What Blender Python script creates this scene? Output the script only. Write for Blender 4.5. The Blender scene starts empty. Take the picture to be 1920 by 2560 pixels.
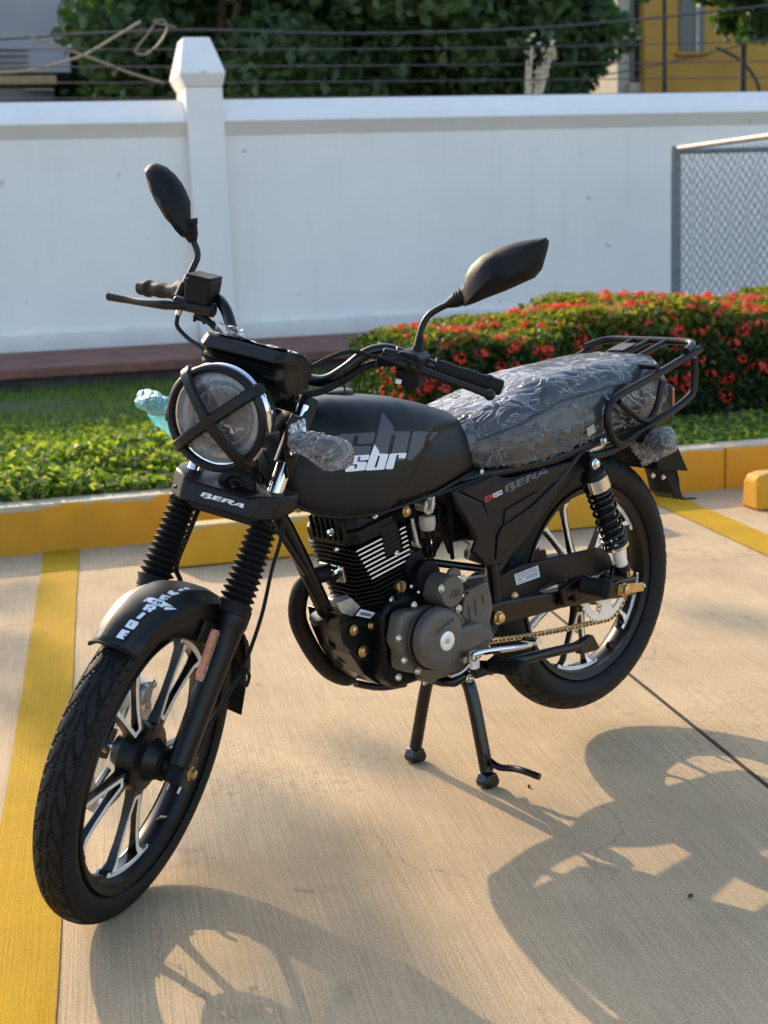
import bpy, bmesh, math, random
import numpy as np
from mathutils import Vector, Matrix
from mathutils.bvhtree import BVHTree
from mathutils.geometry import tessellate_polygon

SC = bpy.context.scene
COL = SC.collection
R = math.radians

# ------------------------------------------------------------------ camera
CAM = Vector((1.91437, 2.12667, 1.18132))
YAW, PITCH, ROLL, FPX = 3.9754, 0.19450, -0.0390, 3584.3      # focal in pixels of a 1920x2560 frame
fwd = Vector((math.cos(YAW)*math.cos(PITCH), math.sin(YAW)*math.cos(PITCH), -math.sin(PITCH)))
rt0 = fwd.cross(Vector((0, 0, 1))).normalized()
up0 = rt0.cross(fwd)
CRT = rt0*math.cos(ROLL) + up0*math.sin(ROLL)
CUP = up0*math.cos(ROLL) - rt0*math.sin(ROLL)
cd = bpy.data.cameras.new('camera')
cam = bpy.data.objects.new('camera', cd)
COL.objects.link(cam)
cam.matrix_world = Matrix(((CRT.x, CUP.x, -fwd.x, CAM.x), (CRT.y, CUP.y, -fwd.y, CAM.y), (CRT.z, CUP.z, -fwd.z, CAM.z), (0, 0, 0, 1)))
cd.sensor_fit = 'VERTICAL'
cd.sensor_height = 36.0
cd.lens = FPX/2560*36
cd.clip_start = 0.05
cd.clip_end = 400
cd.dof.use_dof = True
cd.dof.focus_distance = 2.87
cd.dof.aperture_fstop = 5.6
SC.camera = cam

# ------------------------------------------------------------------ sky and sun
SUNV = Vector((-0.43, -2.13, 1.0)).normalized()               # towards the sun, low behind the wall
sun_el = math.asin(SUNV.z)
sun_az = math.atan2(SUNV.x, SUNV.y)
W = bpy.data.worlds.new('World'); SC.world = W; W.use_nodes = True
nt = W.node_tree
sky = nt.nodes.new('ShaderNodeTexSky'); sky.sky_type = 'NISHITA'; sky.sun_disc = False
sky.sun_elevation = sun_el; sky.sun_rotation = sun_az
sky.air_density = 1.0; sky.dust_density = 1.8; sky.ozone_density = 1.0
bg = nt.nodes['Background']; bg.inputs['Strength'].default_value = 0.15
nt.links.new(sky.outputs['Color'], bg.inputs['Color'])
sl = bpy.data.lights.new('sun', 'SUN'); sl.energy = 2.0; sl.angle = R(0.53); sl.color = (1.0, 0.80, 0.55)
so = bpy.data.objects.new('sun', sl); COL.objects.link(so)
so.rotation_euler = SUNV.to_track_quat('Z', 'Y').to_euler()
SC.view_settings.view_transform = 'Standard'; SC.view_settings.look = 'None'
SC.view_settings.exposure = 1.42; SC.view_settings.gamma = 1.0
SC.view_settings.use_curve_mapping = False
SC.render.engine = 'CYCLES'
SC.cycles.max_bounces = 8; SC.cycles.transparent_max_bounces = 24
SC.cycles.sample_clamp_indirect = 6.0

# ------------------------------------------------------------------ helpers
rng = np.random.default_rng(7)
random.seed(7)
STEER, RAKE, HX = 0.5349, 0.4836, 0.2619
SAX = Vector((-math.sin(RAKE), 0, math.cos(RAKE)))
SM = Matrix.Translation((HX, 0, .8)) @ Matrix.Rotation(STEER, 4, SAX) @ Matrix.Translation((-HX, 0, -.8))
SMI = SM.inverted()

CROP = dict(A=(240, 380, .39783), B=(700, 560, .42194), C=(1080, 800, .434), D=(680, 1180, .38577), E=(60, 1380, .43392),
            F=(1140, 1100, .36167), G=(960, 1580, .57866), H=(780, 1250, .217), I=(1040, 1350, .217), J=(420, 1080, .217),
            L=(440, 680, .217), T=(840, 1020, .16275), M=(210, 1440, .18083), N=(1190, 1140, .12056), P=(480, 1200, .09644), Q=(420, 900, .18083))

def ray(k, a, b):
    if k:
        o = CROP[k]; a, b = o[0]+a*o[2], o[1]+b*o[2]
    return CAM.copy(), (fwd + CRT*((a-960)/FPX) - CUP*((b-1280)/FPX))

def at(k, a, b, ax, val, st=False):
    """point of the photograph at a measured real-world plane (ax=val); st: in the frame of the steered fork"""
    c, d = ray(k, a, b)
    if st:
        c2 = SMI @ c; d = (SMI @ (c+d)) - c2; c = c2
    i = 'xyz'.index(ax)
    return c + d*((val-c[i])/d[i])

class MB:
    def __init__(s): s.v = []; s.f = []
    def add(s, vs, fs):
        o = len(s.v); s.v += [tuple(p) for p in vs]; s.f += [tuple(i+o for i in f) for f in fs]; return s
    def box(s, c, size, m=None):
        hx, hy, hz = size[0]/2, size[1]/2, size[2]/2
        vs = [Vector((x, y, z)) for x in (-hx, hx) for y in (-hy, hy) for z in (-hz, hz)]
        if m is not None: vs = [m @ p for p in vs]
        c = Vector(c)
        return s.add([p+c for p in vs], [(0, 1, 3, 2), (4, 6, 7, 5), (0, 4, 5, 1), (2, 3, 7, 6), (0, 2, 6, 4), (1, 5, 7, 3)])
    def prism(s, pts, off):
        """closed outline of 3D points pushed by the vector off"""
        n = len(pts); off = Vector(off); a = [Vector(p) for p in pts]
        return s.add(a+[p+off for p in a], [tuple(range(n))[::-1], tuple(range(n, 2*n))]+[(i, (i+1) % n, n+(i+1) % n, n+i) for i in range(n)])
    def loft(s, rings, cap=True, closed=True):
        n = len(rings[0]); o = len(s.v)
        for r in rings: s.v += [tuple(p) for p in r]
        for j in range(len(rings)-1):
            for i in range(n if closed else n-1):
                a = o+j*n+i; b = o+j*n+(i+1) % n
                s.f.append((a, b, b+n, a+n))
        if cap and closed:
            s.f.append(tuple(range(o, o+n))[::-1]); k = o+(len(rings)-1)*n; s.f.append(tuple(range(k, k+n)))
        return s
    def tube(s, pts, r, n=10, smooth=0, cap=True):
        pts = [Vector(p) for p in pts]
        rr = list(r) if isinstance(r, (list, tuple)) else [r]*len(pts)
        if smooth:
            P = []; RR = []
            q = [pts[0]*2-pts[1]]+pts+[pts[-1]*2-pts[-2]]
            for i in range(1, len(q)-2):
                for k in range(smooth):
                    t = k/smooth; p0, p1, p2, p3 = q[i-1], q[i], q[i+1], q[i+2]
                    P.append(.5*((2*p1)+(p2-p0)*t+(2*p0-5*p1+4*p2-p3)*t*t+(3*p1-p0-3*p2+p3)*t**3))
                    RR.append(rr[i-1]*(1-t)+rr[i]*t)
            P.append(pts[-1]); RR.append(rr[-1]); pts, rr = P, RR
        rings = []; nrm = None
        for i, p in enumerate(pts):
            t = (pts[min(i+1, len(pts)-1)]-pts[max(i-1, 0)]).normalized()
            if nrm is None: nrm = t.orthogonal().normalized()
            else:
                nrm = nrm-t*nrm.dot(t)
                nrm = nrm.normalized() if nrm.length > 1e-6 else t.orthogonal().normalized()
            b = t.cross(nrm)
            rings.append([p+(nrm*math.cos(2*math.pi*k/n)+b*math.sin(2*math.pi*k/n))*rr[i] for k in range(n)])
        return s.loft(rings, cap)
    def lathe(s, p0, axis, prof, n=32, cap=True, a0=0, a1=2*math.pi):
        """prof = [(distance along axis, radius)...]"""
        p0 = Vector(p0); ax = Vector(axis).normalized(); u = ax.orthogonal().normalized(); w = ax.cross(u)
        full = abs(a1-a0-2*math.pi) < 1e-6
        m = n if full else n+1
        rings = [[p0+ax*t+(u*math.cos(a0+(a1-a0)*k/n)+w*math.sin(a0+(a1-a0)*k/n))*max(r, 1e-5) for k in range(m)] for t, r in prof]
        return s.loft(rings, cap and full, full)
    def ball(s, c, r, n=12, m=None, sq=(1, 1, 1)):
        prof = [(-math.cos(math.pi*i/n), math.sin(math.pi*i/n)) for i in range(n+1)]
        c = Vector(c); rings = []
        for t, q in prof:
            ring = []
            for k in range(n*2):
                p = Vector((q*math.cos(math.pi*k/n)*r*sq[0], q*math.sin(math.pi*k/n)*r*sq[1], t*r*sq[2]))
                if m is not None: p = m @ p
                ring.append(c+p)
            rings.append(ring)
        return s.loft(rings, False)
    def bolt(s, p, ax, r=.007, h=.006, washer=True):
        ax = Vector(ax).normalized(); p = Vector(p)
        if washer: s.lathe(p, ax, [(0, r*1.32), (.0015, r*1.32), (.0016, r*1.0)], 16)
        u = ax.orthogonal().normalized(); w = ax.cross(u)
        a = [p+(u*math.cos(math.pi*k/3)+w*math.sin(math.pi*k/3))*r for k in range(6)]
        s.loft([a, [q+ax*h for q in a], [p+ax*(h+.001)+(q-p)*.75 for q in a]])
        return s
    def mesh(s, name, st=False):
        me = bpy.data.meshes.new(name)
        v = s.v
        if st: v = [tuple(SM @ Vector(p)) for p in v]
        me.from_pydata(v, [], s.f); me.validate(); me.update()
        bm = bmesh.new(); bm.from_mesh(me); bmesh.ops.recalc_face_normals(bm, faces=bm.faces[:]); bm.to_mesh(me); bm.free()
        return me

def obj(name, mb, mat, parent=None, st=False, sm=35, bevel=0, seg=2, solid=0, label=None, kind=None, weld=False, sub=0):
    me = mb.mesh(name, st) if isinstance(mb, MB) else mb
    if mat is not None and not me.materials: me.materials.append(mat)
    if sm and len(me.polygons): me.shade_smooth(); me.set_sharp_from_angle(angle=R(sm))
    o = bpy.data.objects.new(name, me); COL.objects.link(o)
    if parent is not None: o.parent = parent
    if weld: m = o.modifiers.new('weld', 'WELD'); m.merge_threshold = .00005
    if sub: m = o.modifiers.new('sub', 'SUBSURF'); m.levels = m.render_levels = sub
    if solid: m = o.modifiers.new('solid', 'SOLIDIFY'); m.thickness = abs(solid); m.offset = -1 if solid > 0 else 1
    if bevel:
        m = o.modifiers.new('bevel', 'BEVEL'); m.width = bevel; m.segments = seg; m.limit_method = 'ANGLE'; m.angle_limit = R(30); m.harden_normals = False
    if label: o['label'] = label
    if kind: o['kind'] = kind
    return o

def thing(o, label, cat, group=None):
    o['label'] = label; o['category'] = cat
    if group: o['group'] = group
    return o

def empty(name, loc, label, cat, group=None, rz=0):
    o = bpy.data.objects.new(name, None); COL.objects.link(o); o.location = loc; o.rotation_euler = (0, 0, rz)
    o.empty_display_size = .2
    return thing(o, label, cat, group)

def smooth(a, b, x):
    t = max(0, min(1, (x-a)/(b-a))); return t*t*(3-2*t)

def lerp1(x, tab):
    tab = sorted(tab)
    return float(np.interp(x, [t[0] for t in tab], [t[1] for t in tab]))

# ------------------------------------------------------------------ materials
def mat(name, col=(.5, .5, .5), rough=.5, metal=0, bump=0, bscale=200, var=0, vscale=8, spec=.5, coat=0, coatr=.1, tr=0, sss=0, alpha=1, col2=None, tex=None):
    m = bpy.data.materials.new(name); m.use_nodes = True
    n = m.node_tree.nodes; l = m.node_tree.links; b = n['Principled BSDF']
    b.inputs['Base Color'].default_value = (*col, 1); b.inputs['Roughness'].default_value = rough; b.inputs['Metallic'].default_value = metal
    b.inputs['Specular IOR Level'].default_value = spec
    b.inputs['Coat Weight'].default_value = coat; b.inputs['Coat Roughness'].default_value = coatr
    b.inputs['Transmission Weight'].default_value = tr; b.inputs['Alpha'].default_value = alpha
    tc = n.new('ShaderNodeTexCoord')
    if var or col2:
        nz = n.new('ShaderNodeTexNoise'); nz.inputs['Scale'].default_value = vscale; nz.inputs['Detail'].default_value = 6
        l.new(tc.outputs['Object'], nz.inputs['Vector'])
        r = n.new('ShaderNodeValToRGB'); l.new(nz.outputs['Fac'], r.inputs['Fac'])
        r.color_ramp.elements[0].position = .3; r.color_ramp.elements[1].position = .7
        c2 = col2 or tuple(min(1, c*(1+var)) for c in col); c1 = col if col2 else tuple(c*(1-var) for c in col)
        r.color_ramp.elements[0].color = (*c1, 1); r.color_ramp.elements[1].color = (*c2, 1)
        l.new(r.outputs['Color'], b.inputs['Base Color'])
        mr = n.new('ShaderNodeMapRange'); mr.inputs['To Min'].default_value = max(0, rough-.08); mr.inputs['To Max'].default_value = min(1, rough+.1)
        l.new(nz.outputs['Fac'], mr.inputs['Value']); l.new(mr.outputs['Result'], b.inputs['Roughness'])
    if bump:
        nb = n.new('ShaderNodeTexNoise'); nb.inputs['Scale'].default_value = bscale; nb.inputs['Detail'].default_value = 4
        l.new(tc.outputs['Object'], nb.inputs['Vector'])
        bp = n.new('ShaderNodeBump'); bp.inputs['Strength'].default_value = bump; bp.inputs['Distance'].default_value = .002
        l.new(nb.outputs['Fac'], bp.inputs['Height']); l.new(bp.outputs['Normal'], b.inputs['Normal'])
    return m

MT = dict(
    paint=mat('matte_black_paint', (.0045, .0045, .005), .42, var=.12, vscale=5, bump=.05, bscale=900, spec=.28),
    plastic=mat('black_plastic', (.0055, .0055, .006), .5, bump=.25, bscale=1400, var=.2, vscale=20, spec=.2),
    dark=mat('dark_plastic', (.003, .003, .003), .6, bump=.2, bscale=800, spec=.2),
    rubber=mat('rubber', (.005, .005, .005), .6, spec=.25, bump=.3, bscale=700, var=.25, vscale=14),
    tyre=mat('tyre_rubber', (.006, .006, .006), .6, bump=.3, bscale=500, var=.3, vscale=10, spec=.25),
    gloss=mat('gloss_black_steel', (.003, .003, .003), .25, var=.2, vscale=12, coat=.15, spec=.35),
    satin=mat('satin_black_steel', (.004, .004, .004), .38, var=.2, vscale=15, spec=.3),
    engine=mat('engine_black', (.004, .004, .0045), .4, bump=.2, bscale=500, var=.2, vscale=30, spec=.2),
    gun=mat('gunmetal_cover', (.115, .098, .080), .45, metal=.3, spec=.4, bump=.35, bscale=900, var=.12, vscale=25),
    chrome=mat('chrome', (.78, .78, .78), .07, 1.0),
    steel=mat('zinc_steel', (.62, .61, .58), .28, 1.0, var=.15, vscale=60),
    alu=mat('machined_aluminium', (.86, .83, .77), .36, .3, var=.06, vscale=60),
    gold=mat('yellow_zinc', (.62, .44, .20), .34, 1.0, var=.25, vscale=90),
    chain=mat('chain_gold', (.72, .56, .33), .35, 1.0, var=.15, vscale=120),
    grey1=mat('decal_grey', (.055, .055, .062), .45),
    white1=mat('decal_white', (.72, .74, .78), .4),
    grey2=mat('decal_dark_grey', (.085, .09, .105), .45),
    red=mat('decal_red', (.55, .02, .03), .4),
    sticker=mat('silver_sticker', (.55, .56, .58), .35, var=.06, vscale=60),
    ink=mat('black_ink', (.02, .02, .02), .6),
    orange=mat('amber_reflector', (.75, .20, .02), .3, bump=.6, bscale=400, coat=.5),
    redlens=mat('red_lens', (.45, .01, .012), .15, coat=.6),
    petcock=mat('cast_alloy', (.5, .48, .44), .4, .8, bump=.3, bscale=300, var=.1, vscale=80),
    cup=mat('fuel_bowl', (.42, .35, .31), .35, .2, var=.1, vscale=60),
    exh=mat('black_exhaust', (.004, .004, .004), .55, var=.3, vscale=12, bump=.15, bscale=300, spec=.25),
    vinyl=mat('seat_vinyl', (.018, .02, .023), .5, bump=.2, bscale=600, var=.1, vscale=15),
)
def film(name, col, base_alpha, scale, strength, rough=.12, bubbles=False, thr=.5, crease=.22, wide=.035):
    """thin clear plastic: sees through, with glossy creases and a little milky haze"""
    m = bpy.data.materials.new(name); m.use_nodes = True
    n = m.node_tree.nodes; l = m.node_tree.links; n.remove(n['Principled BSDF'])
    out = n['Material Output']; tc = n.new('ShaderNodeTexCoord')
    mp = n.new('ShaderNodeMapping'); mp.inputs['Scale'].default_value = (1, 1, 1) if bubbles else (.5, 1.35, 1.1)
    l.new(tc.outputs['Object'], mp.inputs['Vector'])
    nz = n.new('ShaderNodeTexNoise'); nz.inputs['Scale'].default_value = scale; nz.inputs['Detail'].default_value = 5; nz.inputs['Distortion'].default_value = 1.9
    l.new(mp.outputs['Vector'], nz.inputs['Vector'])
    # ridged creases
    s1 = n.new('ShaderNodeMath'); s1.operation = 'SUBTRACT'; l.new(nz.outputs['Fac'], s1.inputs[0]); s1.inputs[1].default_value = .5
    s2 = n.new('ShaderNodeMath'); s2.operation = 'ABSOLUTE'; l.new(s1.outputs[0], s2.inputs[0])
    s3 = n.new('ShaderNodeMapRange'); l.new(s2.outputs[0], s3.inputs['Value']); s3.inputs['From Min'].default_value = 0; s3.inputs['From Max'].default_value = wide
    s3.inputs['To Min'].default_value = 1; s3.inputs['To Max'].default_value = 0
    bp = n.new('ShaderNodeBump'); bp.inputs['Strength'].default_value = strength; bp.inputs['Distance'].default_value = .0025
    l.new(s3.outputs[0], bp.inputs['Height'])
    last = bp
    if bubbles:
        vo = n.new('ShaderNodeTexVoronoi'); vo.inputs['Scale'].default_value = 110; l.new(tc.outputs['Object'], vo.inputs['Vector'])
        b2 = n.new('ShaderNodeBump'); b2.inputs['Strength'].default_value = 1; b2.inputs['Distance'].default_value = .004; b2.invert = True
        l.new(vo.outputs['Distance'], b2.inputs['Height']); l.new(bp.outputs['Normal'], b2.inputs['Normal']); last = b2
    gl = n.new('ShaderNodeBsdfGlossy'); gl.inputs['Roughness'].default_value = rough; gl.inputs['Color'].default_value = (1, 1, 1, 1)
    di = n.new('ShaderNodeBsdfDiffuse'); di.inputs['Color'].default_value = (*col, 1)
    tl = n.new('ShaderNodeBsdfTranslucent'); tl.inputs['Color'].default_value = (*col, 1)
    tp = n.new('ShaderNodeBsdfTransparent')
    for q in (gl, di): l.new(last.outputs['Normal'], q.inputs['Normal'])
    mx0 = n.new('ShaderNodeMixShader'); mx0.inputs[0].default_value = .5; l.new(di.outputs[0], mx0.inputs[1]); l.new(tl.outputs[0], mx0.inputs[2])
    hz = n.new('ShaderNodeMath'); hz.operation = 'MULTIPLY_ADD'; l.new(s3.outputs[0], hz.inputs[0]); hz.inputs[1].default_value = crease; hz.inputs[2].default_value = base_alpha
    mx1 = n.new('ShaderNodeMixShader'); l.new(hz.outputs[0], mx1.inputs[0]); l.new(tp.outputs[0], mx1.inputs[1]); l.new(mx0.outputs[0], mx1.inputs[2])
    fr = n.new('ShaderNodeFresnel'); fr.inputs['IOR'].default_value = 1.48; l.new(last.outputs['Normal'], fr.inputs['Normal'])
    mx2 = n.new('ShaderNodeMixShader'); l.new(fr.outputs[0], mx2.inputs[0]); l.new(mx1.outputs[0], mx2.inputs[1]); l.new(gl.outputs[0], mx2.inputs[2])
    l.new(mx2.outputs[0], out.inputs['Surface'])
    return m
MT['wrap'] = film('clear_seat_film', (.8, .82, .85), .07, 17, 1.0, crease=.20, rough=.15, wide=.05)
MT['wrap2'] = film('thin_clear_film', (.7, .72, .75), .06, 14, .7)
MT['bubble'] = film('clear_bubble_wrap', (.95, .95, .95), .15, 30, .6, bubbles=True, crease=.35)
MT['bubble_blue'] = film('teal_bubble_wrap', (.16, .74, .80), .72, 30, .6, bubbles=True)
def glassy(name, tint=(.9, .92, .95), haze=.10):
    m = bpy.data.materials.new(name); m.use_nodes = True
    n = m.node_tree.nodes; l = m.node_tree.links; n.remove(n['Principled BSDF'])
    tp = n.new('ShaderNodeBsdfTransparent'); tp.inputs[0].default_value = (*tint, 1)
    gl = n.new('ShaderNodeBsdfGlossy'); gl.inputs['Roughness'].default_value = .03
    di = n.new('ShaderNodeBsdfDiffuse'); di.inputs[0].default_value = (.7, .7, .72, 1)
    m1 = n.new('ShaderNodeMixShader'); m1.inputs[0].default_value = haze; l.new(tp.outputs[0], m1.inputs[1]); l.new(di.outputs[0], m1.inputs[2])
    fr = n.new('ShaderNodeFresnel'); fr.inputs[0].default_value = 1.5
    m2 = n.new('ShaderNodeMixShader'); l.new(fr.outputs[0], m2.inputs[0]); l.new(m1.outputs[0], m2.inputs[1]); l.new(gl.outputs[0], m2.inputs[2])
    l.new(m2.outputs[0], n['Material Output'].inputs['Surface'])
    return m
MT['lens'] = glassy('headlight_glass', haze=.12)
MT['mirror'] = mat('mirror_glass', (.8, .82, .84), .03, 1)

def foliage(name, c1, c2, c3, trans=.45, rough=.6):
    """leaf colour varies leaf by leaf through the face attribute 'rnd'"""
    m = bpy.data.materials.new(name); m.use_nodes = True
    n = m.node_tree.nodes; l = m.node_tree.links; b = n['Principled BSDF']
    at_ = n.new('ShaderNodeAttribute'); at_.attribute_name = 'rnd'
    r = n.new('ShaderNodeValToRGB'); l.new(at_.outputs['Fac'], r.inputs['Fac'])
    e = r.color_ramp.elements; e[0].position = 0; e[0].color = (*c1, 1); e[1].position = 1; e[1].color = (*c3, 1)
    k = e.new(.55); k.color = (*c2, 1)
    l.new(r.outputs[0], b.inputs['Base Color']); b.inputs['Roughness'].default_value = rough
    t = n.new('ShaderNodeBsdfTranslucent')
    mc = n.new('ShaderNodeMix'); mc.data_type = 'RGBA'; mc.blend_type = 'MULTIPLY'; mc.inputs[0].default_value = 1
    l.new(r.outputs[0], mc.inputs[6]); mc.inputs[7].default_value = (1.7, 1.9, .7, 1)
    l.new(mc.outputs[2], t.inputs[0])
    mx = n.new('ShaderNodeMixShader'); mx.inputs[0].default_value = trans
    l.new(b.outputs[0], mx.inputs[1]); l.new(t.outputs[0], mx.inputs[2]); l.new(mx.outputs[0], n['Material Output'].inputs['Surface'])
    return m

def leaf_mesh(name, P, size, mat_, upb=.5, aspect=1.7, rnd=None, fold=True):
    """P (n,3) positions; every leaf is a small bent blade of two quads"""
    n = len(P); size = np.broadcast_to(np.asarray(size, float), (n,))
    nr = rng.normal(size=(n, 3)); nr[:, 2] += upb*2; nr /= np.linalg.norm(nr, axis=1)[:, None]
    t = rng.normal(size=(n, 3)); t -= nr*(t*nr).sum(1)[:, None]; t /= np.linalg.norm(t, axis=1)[:, None]
    b = np.cross(nr, t)
    L = (size*aspect/2)[:, None]; Wd = (size/2)[:, None]
    v = np.empty((n, 6, 3))
    v[:, 0] = P-t*L; v[:, 1] = P-b*Wd*.8+nr*Wd*.3; v[:, 2] = P+b*Wd*.8+nr*Wd*.3
    v[:, 3] = P+t*L*.25-b*Wd+nr*Wd*.35; v[:, 4] = P+t*L*.25+b*Wd+nr*Wd*.35; v[:, 5] = P+t*L
    idx = np.array([[0, 1, 5, 2]]) if not fold else None
    me = bpy.data.meshes.new(name)
    if fold:   # two halves meeting at a midrib: 0-5 with sides 3 and 4
        vv = np.stack([v[:, 0], v[:, 3], v[:, 5], v[:, 4]], 1).reshape(-1, 3)
        tri = (np.arange(n)*4)[:, None]+np.array([[0, 1, 2, 0, 2, 3]])
        me.vertices.add(n*4); me.vertices.foreach_set('co', vv.ravel())
        me.loops.add(n*6); me.loops.foreach_set('vertex_index', tri.ravel().astype(np.int32))
        me.polygons.add(n*2); me.polygons.foreach_set('loop_start', (np.arange(n*2)*3).astype(np.int32))
        nf = 2
    me.update(calc_edges=True)
    a = me.attributes.new('rnd', 'FLOAT', 'FACE')
    r_ = rng.random(n) if rnd is None else rnd
    a.data.foreach_set('value', np.repeat(r_, nf).astype(np.float32))
    me.materials.append(mat_)
    return me

# ------------------------------------------------------------------ ground frame: u along the kerb, n away from the camera
EU = Vector((-.89100652, .4539905, 0)); EN_ = Vector((-.4539905, -.89100652, 0)); EO = Vector((-.62, -2.87, 0))
def E(u, n, z=0): return EO+EU*u+EN_*n+Vector((0, 0, z))
def EP(px, py, N):
    """photo pixel on the vertical plane N metres beyond the kerb -> (u, z)"""
    c, d = ray(None, px, py); t = (N-(c-EO).dot(EN_))/d.dot(EN_); p = c+d*t
    return (p-EO).dot(EU), p.z
def ebox(mb, u0, u1, n0, n1, z0, z1):
    return mb.prism([E(u0, n0, z0), E(u1, n0, z0), E(u1, n1, z0), E(u0, n1, z0)], (0, 0, z1-z0))

def ground_mat(name, base, brush=True, yellow=False):
    m = bpy.data.materials.new(name); m.use_nodes = True
    n = m.node_tree.nodes; l = m.node_tree.links; b = n['Principled BSDF']
    b.inputs['Roughness'].default_value = .85; b.inputs['Specular IOR Level'].default_value = .12
    tc = n.new('ShaderNodeTexCoord')
    mp = n.new('ShaderNodeMapping'); mp.inputs['Rotation'].default_value = (0, 0, -math.atan2(.853, .521)); l.new(tc.outputs['Object'], mp.inputs['Vector'])
    # broad stains
    n1 = n.new('ShaderNodeTexNoise'); n1.inputs['Scale'].default_value = 1.3; n1.inputs['Detail'].default_value = 8; n1.inputs['Roughness'].default_value = .65; l.new(tc.outputs['Object'], n1.inputs['Vector'])
    r1 = n.new('ShaderNodeValToRGB'); l.new(n1.outputs['Fac'], r1.inputs['Fac'])
    r1.color_ramp.elements[0].position = .3; r1.color_ramp.elements[1].position = .7
    r1.color_ramp.elements[0].color = (*[c*.74 for c in base], 1); r1.color_ramp.elements[1].color = (*[min(1, c*1.1) for c in base], 1)
    # speckle
    n2 = n.new('ShaderNodeTexNoise'); n2.inputs['Scale'].default_value = 260; n2.inputs['Detail'].default_value = 3; l.new(tc.outputs['Object'], n2.inputs['Vector'])
    r2 = n.new('ShaderNodeMapRange'); l.new(n2.outputs['Fac'], r2.inputs['Value']); r2.inputs['From Min'].default_value = .3; r2.inputs['From Max'].default_value = .7; r2.inputs['To Min'].default_value = .72; r2.inputs['To Max'].default_value = 1.2
    mpw = n.new('ShaderNodeMapping'); mpw.inputs['Scale'].default_value = (3.5, 260, 1); l.new(mp.outputs[0], mpw.inputs['Vector'])
    n3 = n.new('ShaderNodeTexNoise'); n3.inputs['Scale'].default_value = 1; n3.inputs['Detail'].default_value = 3; n3.inputs['Distortion'].default_value = .25; l.new(mpw.outputs[0], n3.inputs['Vector'])
    r3 = n.new('ShaderNodeMapRange'); l.new(n3.outputs['Fac'], r3.inputs['Value']); r3.inputs['From Min'].default_value = .3; r3.inputs['From Max'].default_value = .7; r3.inputs['To Min'].default_value = .84 if not yellow else .93; r3.inputs['To Max'].default_value = 1.1
    # dark grimy marks where tyres and oil touched
    n4 = n.new('ShaderNodeTexNoise'); n4.inputs['Scale'].default_value = 3.1; n4.inputs['Detail'].default_value = 10; n4.inputs['Roughness'].default_value = .75; l.new(tc.outputs['Object'], n4.inputs['Vector'])
    r4 = n.new('ShaderNodeMapRange'); l.new(n4.outputs['Fac'], r4.inputs['Value']); r4.inputs['From Min'].default_value = .58; r4.inputs['From Max'].default_value = .75; r4.inputs['To Min'].default_value = 1; r4.inputs['To Max'].default_value = .62
    def mul(a, bb):
        q = n.new('ShaderNodeMix'); q.data_type = 'RGBA'; q.blend_type = 'MULTIPLY'; q.inputs[0].default_value = 1
        l.new(a, q.inputs[6]); l.new(bb, q.inputs[7]); return q.outputs[2]
    c = mul(mul(mul(r1.outputs[0], r2.outputs[0]), r3.outputs[0]), r4.outputs[0])
    # gritty black staining in patches, hairline cracks, and pale worn spots
    n6 = n.new('ShaderNodeTexNoise'); n6.inputs['Scale'].default_value = 1.15; n6.inputs['Detail'].default_value = 4; l.new(tc.outputs['Object'], n6.inputs['Vector'])
    p6 = n.new('ShaderNodeMapRange'); l.new(n6.outputs['Fac'], p6.inputs['Value']); p6.inputs['From Min'].default_value = .50; p6.inputs['From Max'].default_value = .66
    n7 = n.new('ShaderNodeTexNoise'); n7.inputs['Scale'].default_value = 45; n7.inputs['Detail'].default_value = 12; n7.inputs['Roughness'].default_value = .8; l.new(mp.outputs[0], n7.inputs['Vector'])
    p7 = n.new('ShaderNodeMapRange'); l.new(n7.outputs['Fac'], p7.inputs['Value']); p7.inputs['From Min'].default_value = .50; p7.inputs['From Max'].default_value = .60
    q7 = n.new('ShaderNodeMath'); q7.operation = 'MULTIPLY'; l.new(p6.outputs[0], q7.inputs[0]); l.new(p7.outputs[0], q7.inputs[1])
    i7 = n.new('ShaderNodeMapRange'); l.new(q7.outputs[0], i7.inputs['Value']); i7.inputs['To Min'].default_value = 1; i7.inputs['To Max'].default_value = .72
    c = mul(c, i7.outputs[0])
    vo = n.new('ShaderNodeTexVoronoi'); vo.feature = 'DISTANCE_TO_EDGE'; vo.inputs['Scale'].default_value = 1.1
    nd = n.new('ShaderNodeTexNoise'); nd.inputs['Scale'].default_value = 6; nd.inputs['Detail'].default_value = 8; l.new(tc.outputs['Object'], nd.inputs['Vector'])
    dm = n.new('ShaderNodeMix'); dm.data_type = 'RGBA'; dm.inputs[0].default_value = .16; l.new(tc.outputs['Object'], dm.inputs[6]); l.new(nd.outputs['Color'], dm.inputs[7]); l.new(dm.outputs[2], vo.inputs['Vector'])
    cr_ = n.new('ShaderNodeMapRange'); l.new(vo.outputs['Distance'], cr_.inputs['Value']); cr_.inputs['From Min'].default_value = .0; cr_.inputs['From Max'].default_value = .0022; cr_.inputs['To Min'].default_value = .55; cr_.inputs['To Max'].default_value = 1
    mk = n.new('ShaderNodeMapRange'); l.new(n6.outputs['Fac'], mk.inputs['Value']); mk.inputs['From Min'].default_value = .42; mk.inputs['From Max'].default_value = .5; mk.inputs['To Min'].default_value = 0; mk.inputs['To Max'].default_value = 1
    cm = n.new('ShaderNodeMix'); cm.data_type = 'FLOAT'; l.new(mk.outputs[0], cm.inputs[0]); l.new(cr_.outputs[0], cm.inputs[2]); cm.inputs[3].default_value = 1
    c = mul(c, cm.outputs[0])
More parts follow.
